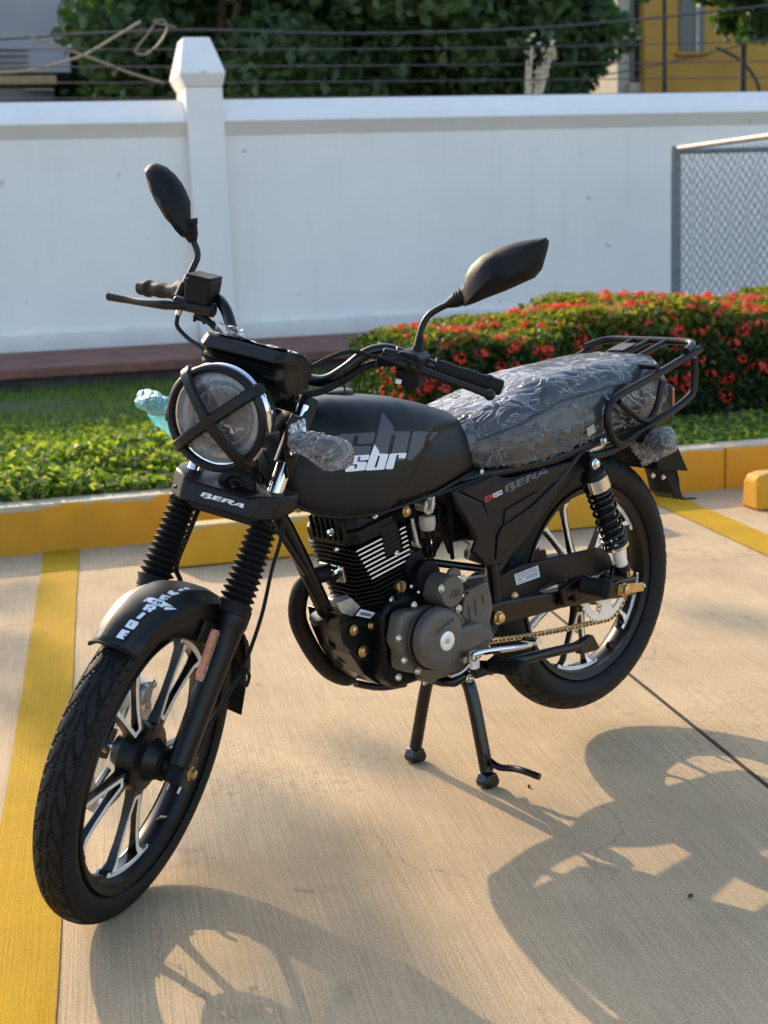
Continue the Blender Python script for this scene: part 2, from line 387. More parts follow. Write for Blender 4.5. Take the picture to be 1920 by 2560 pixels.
    if yellow:   # worn paint: chips show the concrete
        n5 = n.new('ShaderNodeTexNoise'); n5.inputs['Scale'].default_value = 22; n5.inputs['Detail'].default_value = 9; n5.inputs['Roughness'].default_value = .8; l.new(mp.outputs[0], n5.inputs['Vector'])
        r5 = n.new('ShaderNodeMapRange'); l.new(n5.outputs['Fac'], r5.inputs['Value']); r5.inputs['From Min'].default_value = .66; r5.inputs['From Max'].default_value = .72
        q = n.new('ShaderNodeMix'); q.data_type = 'RGBA'; l.new(r5.outputs[0], q.inputs[0]); l.new(c, q.inputs[6]); q.inputs[7].default_value = (.42, .30, .18, 1); c = q.outputs[2]
    l.new(c, b.inputs['Base Color'])
    ad = n.new('ShaderNodeMath'); ad.operation = 'ADD'; l.new(n2.outputs['Fac'], ad.inputs[0]); l.new(n3.outputs['Fac'], ad.inputs[1])
    bp = n.new('ShaderNodeBump'); bp.inputs['Strength'].default_value = .55; bp.inputs['Distance'].default_value = .0022; l.new(ad.outputs[0], bp.inputs['Height']); l.new(bp.outputs[0], b.inputs['Normal'])
    return m
CONC = (.56, .405, .24)
MT['concrete'] = ground_mat('brushed_concrete', CONC)
MT['line'] = ground_mat('yellow_line_paint', (.48, .275, .010), yellow=True)

def paint_mat(name, c_paint, c_bare, zlim, soft=.012, vert=True, dirt=.12):
    m = bpy.data.materials.new(name); m.use_nodes = True
    n = m.node_tree.nodes; l = m.node_tree.links; b = n['Principled BSDF']; b.inputs['Roughness'].default_value = .7
    ge = n.new('ShaderNodeNewGeometry'); sp = n.new('ShaderNodeSeparateXYZ'); l.new(ge.outputs['Position'], sp.inputs[0])
    nz = n.new('ShaderNodeTexNoise'); nz.inputs['Scale'].default_value = 9; nz.inputs['Detail'].default_value = 7; l.new(ge.outputs['Position'], nz.inputs['Vector'])
    s = n.new('ShaderNodeMath'); s.operation = 'MULTIPLY_ADD'; l.new(nz.outputs['Fac'], s.inputs[0]); s.inputs[1].default_value = -.07; l.new(sp.outputs['Z'], s.inputs[2])
    mr = n.new('ShaderNodeMapRange'); l.new(s.outputs[0], mr.inputs['Value']); mr.inputs['From Min'].default_value = zlim-.035-.002; mr.inputs['From Max'].default_value = zlim-.035+.002
    r1 = n.new('ShaderNodeValToRGB'); l.new(nz.outputs['Fac'], r1.inputs['Fac']); r1.color_ramp.elements[0].position = .3; r1.color_ramp.elements[1].position = .75
    r1.color_ramp.elements[0].color = (*[c*(1-dirt) for c in c_paint], 1); r1.color_ramp.elements[1].color = (*[c*(1+dirt*.4) for c in c_paint], 1)
    r2 = n.new('ShaderNodeValToRGB'); l.new(nz.outputs['Fac'], r2.inputs['Fac']); r2.color_ramp.elements[0].color = (*[c*.7 for c in c_bare], 1); r2.color_ramp.elements[1].color = (*c_bare, 1)
    nc = n.new('ShaderNodeTexNoise'); nc.inputs['Scale'].default_value = 16; nc.inputs['Detail'].default_value = 9; nc.inputs['Roughness'].default_value = .75; l.new(ge.outputs['Position'], nc.inputs['Vector'])
    ch = n.new('ShaderNodeMapRange'); l.new(nc.outputs['Fac'], ch.inputs['Value']); ch.inputs['From Min'].default_value = .655; ch.inputs['From Max'].default_value = .675
    mxm = n.new('ShaderNodeMath'); mxm.operation = 'MAXIMUM'; l.new(mr.outputs[0], mxm.inputs[0]); l.new(ch.outputs[0], mxm.inputs[1])
    q = n.new('ShaderNodeMix'); q.data_type = 'RGBA'; l.new(mxm.outputs[0], q.inputs[0]); l.new(r1.outputs[0], q.inputs[6]); l.new(r2.outputs[0], q.inputs[7]); l.new(q.outputs[2], b.inputs['Base Color'])
    n2 = n.new('ShaderNodeTexNoise'); n2.inputs['Scale'].default_value = 90; n2.inputs['Detail'].default_value = 5; l.new(ge.outputs['Position'], n2.inputs['Vector'])
    bp = n.new('ShaderNodeBump'); bp.inputs['Strength'].default_value = .35; bp.inputs['Distance'].default_value = .004; l.new(n2.outputs['Fac'], bp.inputs['Height']); l.new(bp.outputs[0], b.inputs['Normal'])
    return m
MT['kerb'] = paint_mat('kerb_paint', (.60, .27, .004), (.50, .42, .27), .178)
MT['stop'] = paint_mat('wheel_stop_paint', (.62, .285, .005), (.5, .37, .13), .146)
def wall_paint():
    m = bpy.data.materials.new('white_wall_paint'); m.use_nodes = True
    n = m.node_tree.nodes; l = m.node_tree.links; b = n['Principled BSDF']; b.inputs['Roughness'].default_value = .8; b.inputs['Specular IOR Level'].default_value = .2
    ge = n.new('ShaderNodeNewGeometry'); sp = n.new('ShaderNodeSeparateXYZ'); l.new(ge.outputs['Position'], sp.inputs[0])
    def noise(scale, sc=(1, 1, 1), det=6, rough=.6):
        mp = n.new('ShaderNodeMapping'); mp.inputs['Scale'].default_value = sc; l.new(ge.outputs['Position'], mp.inputs['Vector'])
        q = n.new('ShaderNodeTexNoise'); q.inputs['Scale'].default_value = scale; q.inputs['Detail'].default_value = det; q.inputs['Roughness'].default_value = rough; l.new(mp.outputs[0], q.inputs['Vector']); return q.outputs['Fac']
    def rng_(v, a, b_, c, d):
        q = n.new('ShaderNodeMapRange'); l.new(v, q.inputs['Value']); q.inputs['From Min'].default_value = a; q.inputs['From Max'].default_value = b_; q.inputs['To Min'].default_value = c; q.inputs['To Max'].default_value = d; return q.outputs[0]
    def mu(a, b_):
        q = n.new('ShaderNodeMath'); q.operation = 'MULTIPLY'; l.new(a, q.inputs[0]); l.new(b_, q.inputs[1]); return q.outputs[0]
    patch = rng_(noise(.9), .3, .7, .93, 1.03)
    drip = rng_(noise(5, (1, 1, .12), 5), .52, .72, 1, .955)
    spots = rng_(noise(7, (1, 1, 1.4), 3, .4), .73, .78, 1, .55)
    z = n.new('ShaderNodeMath'); z.operation = 'MULTIPLY_ADD'; l.new(noise(3), z.inputs[0]); z.inputs[1].default_value = -.30; l.new(sp.outputs['Z'], z.inputs[2])
    base = rng_(z.outputs[0], .12, .34, .72, 1)
    f = mu(mu(patch, drip), mu(spots, base))
    q = n.new('ShaderNodeMix'); q.data_type = 'RGBA'; q.blend_type = 'MULTIPLY'; q.inputs[0].default_value = 1; q.inputs[6].default_value = (.86, .80, .735, 1); l.new(f, q.inputs[7]); l.new(q.outputs[2], b.inputs['Base Color'])
    bp = n.new('ShaderNodeBump'); bp.inputs['Strength'].default_value = .6; bp.inputs['Distance'].default_value = .006; l.new(noise(14), bp.inputs['Height']); l.new(bp.outputs[0], b.inputs['Normal'])
    return m
MT['wall'] = wall_paint()
MT['ledge'] = mat('red_oxide_concrete', (.19, .075, .05), .8, bump=.5, bscale=40, var=.35, vscale=5)
MT['planter'] = mat('dark_masonry', (.055, .042, .036), .9, bump=.8, bscale=25, var=.45, vscale=9)
MT['soil'] = mat('soil_and_grass', (.035, .045, .016), .95, bump=.8, bscale=40, var=.4, vscale=14)
MT['galv'] = mat('galvanised_pipe', (.20, .20, .20), .5, .4, var=.2, vscale=12)
MT['rust'] = mat('weathered_rail', (.42, .34, .29), .6, .3, var=.35, vscale=30)

# parking lot: two cast slabs with a recessed joint
lot = obj('parking_lot', MB().prism([(-60, -14, -.06), (60, -14, -.06), (60, 60, -.06), (-60, 60, -.06)], (0, 0, .022)), MT['planter'], kind='structure')
J0 = Vector((-1.0, -.14, 0)); JD = Vector((.521, .853, 0)); JP = Vector((.853, -.521, 0))
kf = lambda p: p
def slab(side):
    # each slab runs from the kerb past the camera on its own side of the joint
    a = JP*(.004*side)
    def hit(): # joint meets kerb line n=0.05
        t = (.05-(J0+a-EO).dot(EN_))/JD.dot(EN_); return J0+a+JD*t
    h = hit(); far = J0+a+JD*30
    w = EU*(-30*side) if side > 0 else EU*30
    pts = [h, far, far+JP*side*30, h+(EU*(-30) if side > 0 else EU*30)]
    mb = MB().prism([Vector((p.x, p.y, -.036)) for p in pts], (0, 0, .036))
    return obj('concrete_slab', mb, MT['concrete'], lot, sm=0, bevel=.003)
slab(1); slab(-1)
jt = (.05-(J0-EO).dot(EN_))/JD.dot(EN_); ja = J0+JD*jt; jb = J0+JD*30
MT['filler'] = mat('dark_joint_dirt', (.035, .028, .022), .95, bump=.6, bscale=60, var=.5, vscale=30)
fl_ = MB(); NJ = 240
for i in range(NJ):
    a = ja.lerp(jb, i/NJ); b = ja.lerp(jb, (i+1)/NJ); w0, w1 = .0042+random.uniform(-.0008, .0012), .0042+random.uniform(-.0008, .0012)
    fl_.add([(a.x-JP.x*w0, a.y-JP.y*w0, .0012), (a.x+JP.x*w0, a.y+JP.y*w0, .0012), (b.x+JP.x*w1, b.y+JP.y*w1, .0012), (b.x-JP.x*w1, b.y-JP.y*w1, .0012)], [(0, 1, 2, 3)])
obj('joint_filler', fl_, MT['filler'], lot, sm=0, weld=True)

def stripe(pts_left, pts_right, z=.004):
    # painted stripe between two measured edges, from the kerb to beyond the camera
    a0 = Vector(pts_left); b0 = Vector(pts_right)
    def run(p, n): return p+JD*((n-(p-EO).dot(EN_))/JD.dot(EN_))
    mb = MB(); L = [run(a0, -.004+.002), run(b0, -.004+.002)]; Q = [run(a0, -12), run(b0, -12)]
    N = 60; rows = []
    for i in range(N+1):
        t = i/N; rows.append((L[0].lerp(Q[0], t)+JP*random.uniform(-.0015, .0015), L[1].lerp(Q[1], t)+JP*random.uniform(-.0015, .0015)))
    for i in range(N):
        a, b = rows[i]; c, d = rows[i+1]
        mb.add([(p.x, p.y, z) for p in (a, b, d, c)], [(0, 1, 2, 3)])
    return obj('parking_line', mb, MT['line'], sm=0, kind='structure', weld=True)
stripe((.015, -1.52, 0), (-.1, -1.455, 0)); stripe((-2.86, -1.1, 0), (-2.63, -1.02, 0))

# kerb
kb = MB()
for i in range(8): ebox(kb, -4.9+i*2.0+.002, -4.9+i*2.0+1.998 if i < 7 else 14, -.001, .14, -.025, .19)
obj('kerb', kb, MT['kerb'], kind='structure', sm=0, bevel=.012, seg=3)
# lawn bed
lw = MB(); nn = 40
for i in range(nn):
    for j in range(20):
        pass
us = np.linspace(-5, 14, 60); ns = np.linspace(.139, 4.92, 30)
vs = []
for n_ in ns:
    for u_ in us: vs.append(E(u_, n_, .150+.012*math.sin(u_*3+n_*2)+.01*math.sin(n_*5+1)))
fs = [(j*60+i, j*60+i+1, (j+1)*60+i+1, (j+1)*60+i) for j in range(29) for i in range(59)]
obj('lawn', MB().add(vs, fs), MT['soil'], kind='structure')
# raised bed edge with red ledge in front of the wall
obj('ledge', ebox(MB(), -6, 14, 4.84, 6.52, .24, .315), MT['ledge'], kind='structure', sm=0, bevel=.015)
obj('retaining_edge', ebox(MB(), -6, 14, 4.9, 6.5, -.02, .239), MT['planter'], kind='structure', sm=0, bevel=.005)

# wheel stops
def wheel_stop(u0, u1, lab, cat='wheel stop'):
    mb = MB(); prof = [(-.51, .004), (-.505, .125), (-.485, .15), (-.395, .15), (-.375, .125), (-.365, .004)]
    rings = []
    for k, u in enumerate((u0, u0+.012, u0+.05, u1-.05, u1-.012, u1)):
        s = (.80, .94, 1, 1, .94, .80)[k]
        rings.append([E(u, -.437+(n+.437)*s, .004+(z-.004)*s) for n, z in prof])
    mb.loft(rings)
    o = obj('wheel_stop', mb, MT['stop'], sm=0, bevel=.008, seg=3); thing(o, lab, cat, 'concrete wheel stops')
wheel_stop(.60, 2.43, 'long yellow painted concrete wheel stop behind the motorcycle')
wheel_stop(*(2.97, 4.8), 'yellow concrete wheel stop cut by the right edge of the picture')

# ------------------------------------------------------------------ boundary wall
wall = empty('boundary_wall', E(2, 6.5, .3), 'long white plastered wall with coping and a pillar behind the lawn', 'wall')
wall_inv = Matrix.Translation(-E(2, 6.5, .3))
def under(o, root):
    """keep world placement when parenting to a moved empty"""
    o.parent = root; o.matrix_parent_inverse = Matrix.Translation(-Vector(root.location)) if root.rotation_euler.z == 0 else root.matrix_world.inverted(); return o
PU0, PU1 = EP(475, 400, 6.36)[0], EP(567, 400, 6.36)[0]
def wallseg(u0, u1):
    under(obj('wall_panel', ebox(MB(), u0, u1, 6.5, 6.64, .30, 2.05), MT['wall'], sm=0), wall)
    c = MB(); prof = [(6.501, 1.985), (6.40, 2.10), (6.44, 2.15), (6.62, 2.290), (6.80, 2.20), (6.74, 2.10), (6.639, 1.985)]
    c.loft([[E(u, n, z) for n, z in prof] for u in (u0, u1)])
    under(obj('coping', c, MT['wall'], sm=0, bevel=.006), wall)
    under(obj('plinth', ebox(MB(), u0, u1, 6.455, 6.499, .30, .46), MT['wall'], sm=0, bevel=.012), wall)
wallseg(-6, PU0-.001); wallseg(PU1+.001, 14)
pz = EP(445, 180, 6.36)[1]; pt = EP(445, 95, 6.6)[1]
pb = MB(); ebox(pb, PU0, PU1, 6.36, 6.9, .30, pz-.12)
under(obj('pillar', pb, MT['wall'], sm=0, bevel=.01), wall)
pc = MB(); o_ = .03
def rr(u0, u1, n0, n1, z): return [E(u0, n0, z), E(u1, n0, z), E(u1, n1, z), E(u0, n1, z)]
pc.loft([rr(PU0-.0, PU1+.0, 6.36, 6.9, pz-.118), rr(PU0-.045, PU1+.02, 6.31, 6.95, pz-.02), rr(PU0-.045, PU1+.02, 6.31, 6.95, pz), rr(PU0+.03, PU1-.05, 6.55, 6.85, pt)])
under(obj('pillar_cap', pc, MT['wall'], sm=0, bevel=.01), wall)
# mildew scuffs low on the wall
MT['scuff'] = mat('wall_scuff', (.25, .25, .26), .9)

# ------------------------------------------------------------------ chain link enclosure
fu, fz = EP(1690, 372, 4.5)
fence = empty('chain_link_fence', E(fu, 4.5, .15), 'galvanised chain link fence corner standing behind the flowering hedge', 'fence')
def pipe(name, a, b, r, m): return under(obj(name, MB().tube([a, b], r, 10), MT[m]), fence)
pipe('post', E(fu, 4.5, .1), E(fu, 4.5, fz+.02), .038, 'galv'); pipe('post', E(fu+2.3, 4.5, .1), E(fu+2.3, 4.5, fz+.02), .03, 'galv'); pipe('post', E(fu, 2.45, .1), E(fu, 2.45, fz+.02), .03, 'galv')
pipe('top_rail', E(fu, 4.5, fz-.02), E(fu+4, 4.5, fz-.02), .02, 'galv'); pipe('top_rail', E(fu, 4.5, fz), E(fu, 2.45, fz), .021, 'rust')
pipe('bottom_rail', E(fu, 4.5, .26), E(fu+4, 4.5, .26), .018, 'galv')
def link(f, w, h, z0):
    mb = MB(); s = .078
    k = -h
    while k < w:
        for sg in (1, -1):
            a, b = k, k+h      # diagonal from (a,z0) to (b,z0+h)
            x0, x1 = max(a, 0), min(b, w)
            if x1 > x0+.01:
                za, zb = (x0-a), (x1-a)
                if sg < 0: za, zb = h-za, h-zb
                mb.tube([f(x0, z0+za), f(x1, z0+zb)], .0028, 3, cap=False)
        k += s*math.sqrt(2)*.75
    return mb
under(obj('wire_mesh', link(lambda w, z: E(fu+w, 4.5, z), 4, fz-.3, .26), MT['galv'], sm=0, kind='stuff'), fence)
under(obj('wire_mesh', link(lambda w, z: E(fu, 4.5-w, z), 2.05, fz-.3, .26), MT['galv'], sm=0, kind='stuff'), fence)

# ------------------------------------------------------------------ plants
MT['leaf_hedge'] = foliage('hedge_leaf', (.012, .03, .006), (.05, .085, .012), (.22, .20, .02), .4)
MT['leaf_cover'] = foliage('ground_cover_leaf', (.03, .065, .010), (.12, .18, .025), (.36, .36, .06), .45)
MT['leaf_tree'] = foliage('tree_leaf', (.018, .042, .016), (.038, .082, .028), (.08, .14, .045), .3)
MT['leaf_tree2'] = foliage('tree_leaf_light', (.02, .05, .016), (.05, .095, .028), (.10, .16, .05), .3)
MT['petal'] = foliage('red_petal', (.60, .018, .016), (.78, .045, .035), (.85, .12, .07), .25)
MT['bark'] = mat('bark', (.05, .04, .03), .9, bump=.8, bscale=20, var=.4, vscale=6)
MT['core'] = mat('dark_undergrowth', (.012, .016, .008), .95, bump=.8, bscale=30, var=.4, vscale=9)

def world_pts(u, n, z):
    return (np.array(EO)[None]+np.outer(u, np.array(EU))+np.outer(n, np.array(EN_))+np.outer(z, [0, 0, 1]))

# low leafy ground cover, brighter and taller near the kerb
N1 = 52000
u = rng.uniform(-.6, 4.6, N1); n = .13+rng.random(N1)**1.25*2.6
bump_ = (np.sin(u*5.1+n*3)*np.sin(n*6.3-u*2)+1)*.5
hmax = np.where(u < 2.3, .03+.125*bump_*np.exp(-((n-.7)/.9)**2), .045)
z = .15+rng.random(N1)**.6*hmax
keep = ~((u > 1.9) & (n > .95))
P = world_pts(u, n, z)[keep]
P1 = P
obj('ground_cover', leaf_mesh('ground_cover', P, rng.uniform(.014, .040, len(P)), MT['leaf_cover'], upb=.5), None, kind='stuff', sm=0, label='bright leafy ground cover growing behind the kerb')['category'] = 'ground cover'
# grass blades
N2 = 42000
u = rng.uniform(-.8, 5, N2); n = .2+rng.random(N2)*4.7; keep = ~((u > 1.9) & (n > .95) & (n < 2.3)); u, n = u[keep], n[keep]; N2 = len(u)
b0 = world_pts(u, n, np.full(N2, .145)); h = rng.uniform(.03, .075, N2)
dirn = rng.normal(size=(N2, 3))*.45; dirn[:, 2] = 1; tip = b0+dirn*h[:, None]
sd = rng.normal(size=(N2, 3)); sd[:, 2] = 0; sd /= np.linalg.norm(sd, axis=1)[:, None]; sd *= .0035
vv = np.stack([b0-sd, b0+sd, tip], 1).reshape(-1, 3)
me = bpy.data.meshes.new('grass'); me.vertices.add(N2*3); me.vertices.foreach_set('co', vv.ravel()); me.loops.add(N2*3); me.loops.foreach_set('vertex_index', np.arange(N2*3, dtype=np.int32))
me.polygons.add(N2); me.polygons.foreach_set('loop_start', (np.arange(N2)*3).astype(np.int32)); me.update(calc_edges=True)
a_ = me.attributes.new('rnd', 'FLOAT', 'FACE'); a_.data.foreach_set('value', (rng.random(N2)*.8).astype(np.float32)); me.materials.append(MT['leaf_cover'])
g_ = obj('grass', me, None, kind='stuff', sm=0, label='green grass of the lawn below the white wall'); g_['category'] = 'grass'

# flowering hedge
HU0, HU1, HN0, HN1, HZ = 1.98, 7.4, 1.02, 2.15, .650
hedge = empty('flowering_hedge', E(3.5, 1.6, .15), 'clipped green hedge full of red flower clusters behind the kerb', 'hedge')
core = MB(); rings = []
for k, uu in enumerate(np.linspace(HU0+.12, HU1, 10)):
    s = .75 if k == 0 else 1
    rings.append([E(uu, n, zz) for n, zz in ((HN0+.10, .14), (HN0+.11, HZ*s-.16), (HN0+.25, HZ*s-.09), (HN1-.2, HZ*s-.08), (HN1-.1, .14))])
under(obj('hedge_core', core.loft(rings), MT['core']), hedge)
def hedge_surface(m):
    """random points on the clipped surface, with the noise of new shoots"""
    L = HU1-HU0; H = HZ-.16; D = HN1-HN0
    tot = L*H+L*D+D*H*1.5
    q = rng.random(m)*tot
    u = HU0+rng.random(m)*L; n = np.full(m, HN0); z = .15+rng.random(m)*H
    kind = np.where(q < L*H, 0, np.where(q < L*H+L*D, 1, 2))
    top = kind == 1; n = np.where(top, HN0+rng.random(m)*D, n); z = np.where(top, HZ, z)
    end = kind == 2; u = np.where(end, HU0, u); n = np.where(end, HN0+rng.random(m)*D, n)
    # round the shoulders
    r = .17
    dn = np.clip((HN0+r-n)/r, 0, 1); dz = np.clip((z-(HZ-r))/r, 0, 1); du = np.clip((HU0+r*1.4-u)/(r*1.4), 0, 1)
    ex = np.sqrt(dn**2+dz**2+du**2); ov = np.clip(ex-1, 0, 1)
    n = n+ov*r*dn; z = z-ov*r*dz; u = u+ov*r*1.4*du
    w = .035*np.sin(u*4.1+1)+.03*np.sin(u*9.7+n*4)+.02*np.sin(z*14+u*3)
    return u, n+np.where(top, 0, w), z+np.where(top, w*.9, 0)+(z-.15)/(HZ-.15)*.06*np.clip((u-2.1)/.8, 0, 1), top
u, n, z, top = hedge_surface(62000)
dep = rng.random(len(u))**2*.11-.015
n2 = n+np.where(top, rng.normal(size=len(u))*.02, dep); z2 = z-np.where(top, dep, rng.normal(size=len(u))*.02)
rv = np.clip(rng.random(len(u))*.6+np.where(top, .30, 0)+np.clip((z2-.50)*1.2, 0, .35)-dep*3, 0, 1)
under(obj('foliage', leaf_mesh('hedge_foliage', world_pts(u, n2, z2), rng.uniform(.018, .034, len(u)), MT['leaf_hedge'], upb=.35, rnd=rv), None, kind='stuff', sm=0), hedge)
# flower clusters: a dome of small four petalled florets
def floret_mesh(nf, rad, seed):
    g = np.random.default_rng(seed); vs = []; fs = []; rn = []
    for i in range(nf):
        d = g.normal(size=3); d[2] = abs(d[2])*.8+.1; d /= np.linalg.norm(d); c = Vector(d)*rad*g.uniform(.75, 1.05)
        nrm = Vector(d); t = nrm.orthogonal().normalized(); t.rotate(Matrix.Rotation(g.uniform(0, 6.28), 3, nrm)); b = nrm.cross(t); r = g.uniform(.007, .0105)
        v_ = g.random()
        for k in range(4):
            a = k*math.pi/2; dd = t*math.cos(a)+b*math.sin(a); ss = t*math.cos(a+math.pi/2)+b*math.sin(a+math.pi/2)
            o = len(vs); vs += [c, c+dd*r*.6+ss*r*.38+nrm*.001, c+dd*r*1.1, c+dd*r*.6-ss*r*.38+nrm*.001]; fs.append((o, o+1, o+2, o+3)); rn.append(v_)
    me = bpy.data.meshes.new('flower_cluster'); me.from_pydata([tuple(v) for v in vs], [], fs); me.update()
    a = me.attributes.new('rnd', 'FLOAT', 'FACE'); a.data.foreach_set('value', np.array(rn, np.float32)); me.materials.append(MT['petal']); return me
FM = [floret_mesh(22, .030, 1), floret_mesh(16, .023, 2), floret_mesh(28, .036, 3)]
u, n, z, top = hedge_surface(2600)
dens = np.sin(u*2.3+.5)*np.sin(z*9+u)*.25+np.where(top, .55, .38)+np.where((z > HZ-.12), .25, 0)
ok = (rng.random(len(u)) < dens) & (u < 4.9) & (n < 1.75) & (z > .22)
idx = np.where(ok)[0]; rng.shuffle(idx); idx = idx[:290]
for i in idx:
    tp = top[i]; p = E(u[i], n[i]-(0 if tp else .015), z[i]+(.012 if tp else 0))
    o = bpy.data.objects.new('flower', random.choice(FM)); COL.objects.link(o)
    nv = (Vector((0, 0, 1)) if tp else (-EN_*.8+Vector((0, 0, .6)))).normalized()
    nv = (nv+Vector((random.uniform(-.4, .4), random.uniform(-.4, .4), random.uniform(-.2, .2)))).normalized()
    o.rotation_euler = nv.to_track_quat('Z', 'Y').to_euler(); o.location = p; s_ = random.uniform(.75, 1.3); o.scale = (s_, s_, s_)
    o.parent = hedge; o.matrix_parent_inverse = Matrix.Translation(-Vector(hedge.location))

# smaller scattered blossoms between the big clusters
u, n, z, top = hedge_surface(900); ok = (u < 5.4) & (n < 1.8) & (z > .25) & (rng.random(len(u)) < np.where(top, .8, .45))
cu, cn, cz_ = u[ok][:300], n[ok][:300], z[ok][:300]; k_ = np.repeat(np.arange(len(cu)), 9)
pp = world_pts(cu[k_], cn[k_]-.012, cz_[k_]+.006)+rng.normal(size=(len(k_), 3))*.012
under(obj('small_blossoms', leaf_mesh('small_blossoms', pp, rng.uniform(.008, .014, len(pp)), MT['petal'], upb=.3), None, kind='stuff', sm=0), hedge)

# trees beyond the wall
def tree(u, n, h, rad, m, lab, dense=9000, leaf=(.07, .15), clumps=26, base=0.3, seed=1, squash=.8, group='trees beyond the wall', trunk_r=.16, fixed=None):
    g = np.random.default_rng(seed); root = empty('tree', E(u, n, 0), lab, 'tree', group)
    cz = h-rad*squash; C = np.array(E(u, n, cz))
    cl = []
    for i in range(clumps):
        d = g.normal(size=3); d /= np.linalg.norm(d); r = g.uniform(.35, 1)**.6
        cl.append((C+d*np.array([rad, rad, rad*squash])*r*.86, rad*g.uniform(.22, .42)))
    if fixed: cl = [(np.array(p), r) for p, r in fixed]
    cw = np.array([c[1]**2 for c in cl]); cw /= cw.sum()
    k = g.choice(len(cl), dense, p=cw)
    d = g.normal(size=(dense, 3)); d /= np.linalg.norm(d, axis=1)[:, None]; rr_ = g.random(dense)**.45
    cr = np.array([c[1] for c in cl])[k]
    P = np.array([c[0] for c in cl])[k]+d*(cr*rr_)[:, None]*np.array([1, 1, .8])
    tone = g.random(len(cl))*.5
    rv = np.clip(tone[k]+g.random(dense)*.5, 0, 1)
    under(obj('crown', leaf_mesh('crown', P, g.uniform(*leaf, dense), m, upb=.3, rnd=rv), None, sm=0, kind='stuff'), root)
    t = MB(); b = E(u, n, 0); mid = Vector((b.x+g.uniform(-.2, .2), b.y+g.uniform(-.2, .2), max(.8, (h-rad*squash*1.6))))
    t.tube([b, b.lerp(mid, .5)+Vector((.05, .03, 0)), mid], [trunk_r*1.3, trunk_r, trunk_r*.8], 10, 4)
    for c, r in cl[::3]:
        e = Vector(c); t.tube([mid, mid.lerp(e, .5)+Vector((0, 0, .1)), e], [trunk_r*.6, trunk_r*.35, trunk_r*.1], 6, 3)
    under(obj('trunk', t, MT['bark']), root)
    return root
T1, T2 = MT['leaf_tree'], MT['leaf_tree2']
tdat = [(2.75, 13.9, 5.0, 1.6, T1, 'dark green tree leftmost beyond the wall, behind the looped cable'), (3.2, 12.8, 5.2, 2.0, T1, 'dark green tree rising behind the white wall pillar'),
        (5.0, 13.6, 5.4, 2.3, T2, 'lighter green tree beyond the wall, just right of the pillar'), (6.3, 14.6, 5.7, 2.2, T1, 'dense dark tree beyond the middle of the wall'),
        (7.1, 13.2, 5.1, 1.5, T1, 'dark tree beyond the wall, next to the dry pale twigs'), (8.5, 17, 6.2, 1.5, T1, 'shadowy tree beside the edge of the yellow building'),
        (2.9, 22.5, 7.6, 2.9, T1, 'taller dark tree behind the two left trees')]
for i, (a, b, h, r_, m_, lab) in enumerate(tdat): tree(a, b, h, r_, m_, lab, dense=15000, seed=20+i, clumps=34)
tree(12.3, 16.2, 5.6, 1.25, T1, 'thin leafy tree hanging in front of the yellow building at the right edge', dense=2600, seed=40, clumps=10, trunk_r=.06)
tree(10.6, 15.6, 5.9, .8, T1, 'small sparse tree in front of the yellow building window', dense=900, seed=44, clumps=6, trunk_r=.04, squash=.9)
# dry pale twig plant beyond the wall
tw = empty('dry_shrub', E(*[EP(1330, 240, 9.5)[0], 9.5], 2.0), 'pale dry twigs with dead leaves sticking up beyond the wall', 'shrub')
mbt = MB(); b0_ = Vector(E(EP(1325, 250, 9.5)[0], 9.5, EP(1325, 250, 9.5)[1]-.4))
for px_, py_ in ((1345, 190), (1375, 140), (1330, 115), (1360, 165), (1318, 150), (1385, 120)):
    uu, zz = EP(px_, py_, 9.5); mbt.tube([b0_, b0_.lerp(E(uu, 9.5, zz), .6)+Vector((.03, 0, -.02)), E(uu, 9.5, zz)], [.03, .022, .012], 6, 3)
MT['dry'] = mat('dry_leaf', (.42, .36, .27), .8, var=.2, vscale=20)
under(obj('stem', mbt, MT['dry']), tw)
dl = []
for px_, py_, k in ((1375, 130, 14), (1330, 118, 12), (1350, 180, 10), (1340, 205, 10), (1385, 145, 8), (1365, 165, 8)):
    uu, zz = EP(px_, py_, 9.5)
    for _ in range(k): dl.append(np.array(E(uu+random.gauss(0, .03), 9.5+random.gauss(0, .04), zz+random.gauss(0, .05))))
under(obj('dead_leaves', leaf_mesh('dead_leaves', np.array(dl), .05, foliage('dead_leaf', (.3, .24, .18), (.45, .4, .3), (.6, .55, .45), .2), upb=.1), None, sm=0), tw)
# a tree left of the picture whose branch tips throw the soft shade across the slab
fx = []
for (px_, py_, r_, h_) in ((690, 2060, .17, 6.6), (790, 2150, .13, 6.6), (40, 1640, .15, 5.6), (130, 1740, .12, 5.7), (200, 1850, .10, 5.8), (20, 1500, .13, 5.5), (1000, 2600, .16, 7.2), (900, 2330, .09, 6.8), (1830, 1545, .12, 6.)):
    c_, d_ = ray(None, px_, py_); t_ = -c_.z/d_.z; g_ = c_+d_*t_; q = g_+Vector((-.43, -2.13, 1))*h_
    fx.append(((q.x, q.y, q.z), r_)); fx.append(((q.x+random.gauss(0, r_), q.y+random.gauss(0, r_), q.z+random.gauss(0, .15)), r_*.6))
cen = np.mean([f[0] for f in fx], 0)
tree(float((Vector(cen)-EO).dot(EU))-.8, float((Vector(cen)-EO).dot(EN_))+1.2, 5.4, 1.2, T1, 'tree standing out of the picture to the left whose branches shade the slab', dense=640, seed=61, fixed=fx, leaf=(.04, .08), trunk_r=.12)

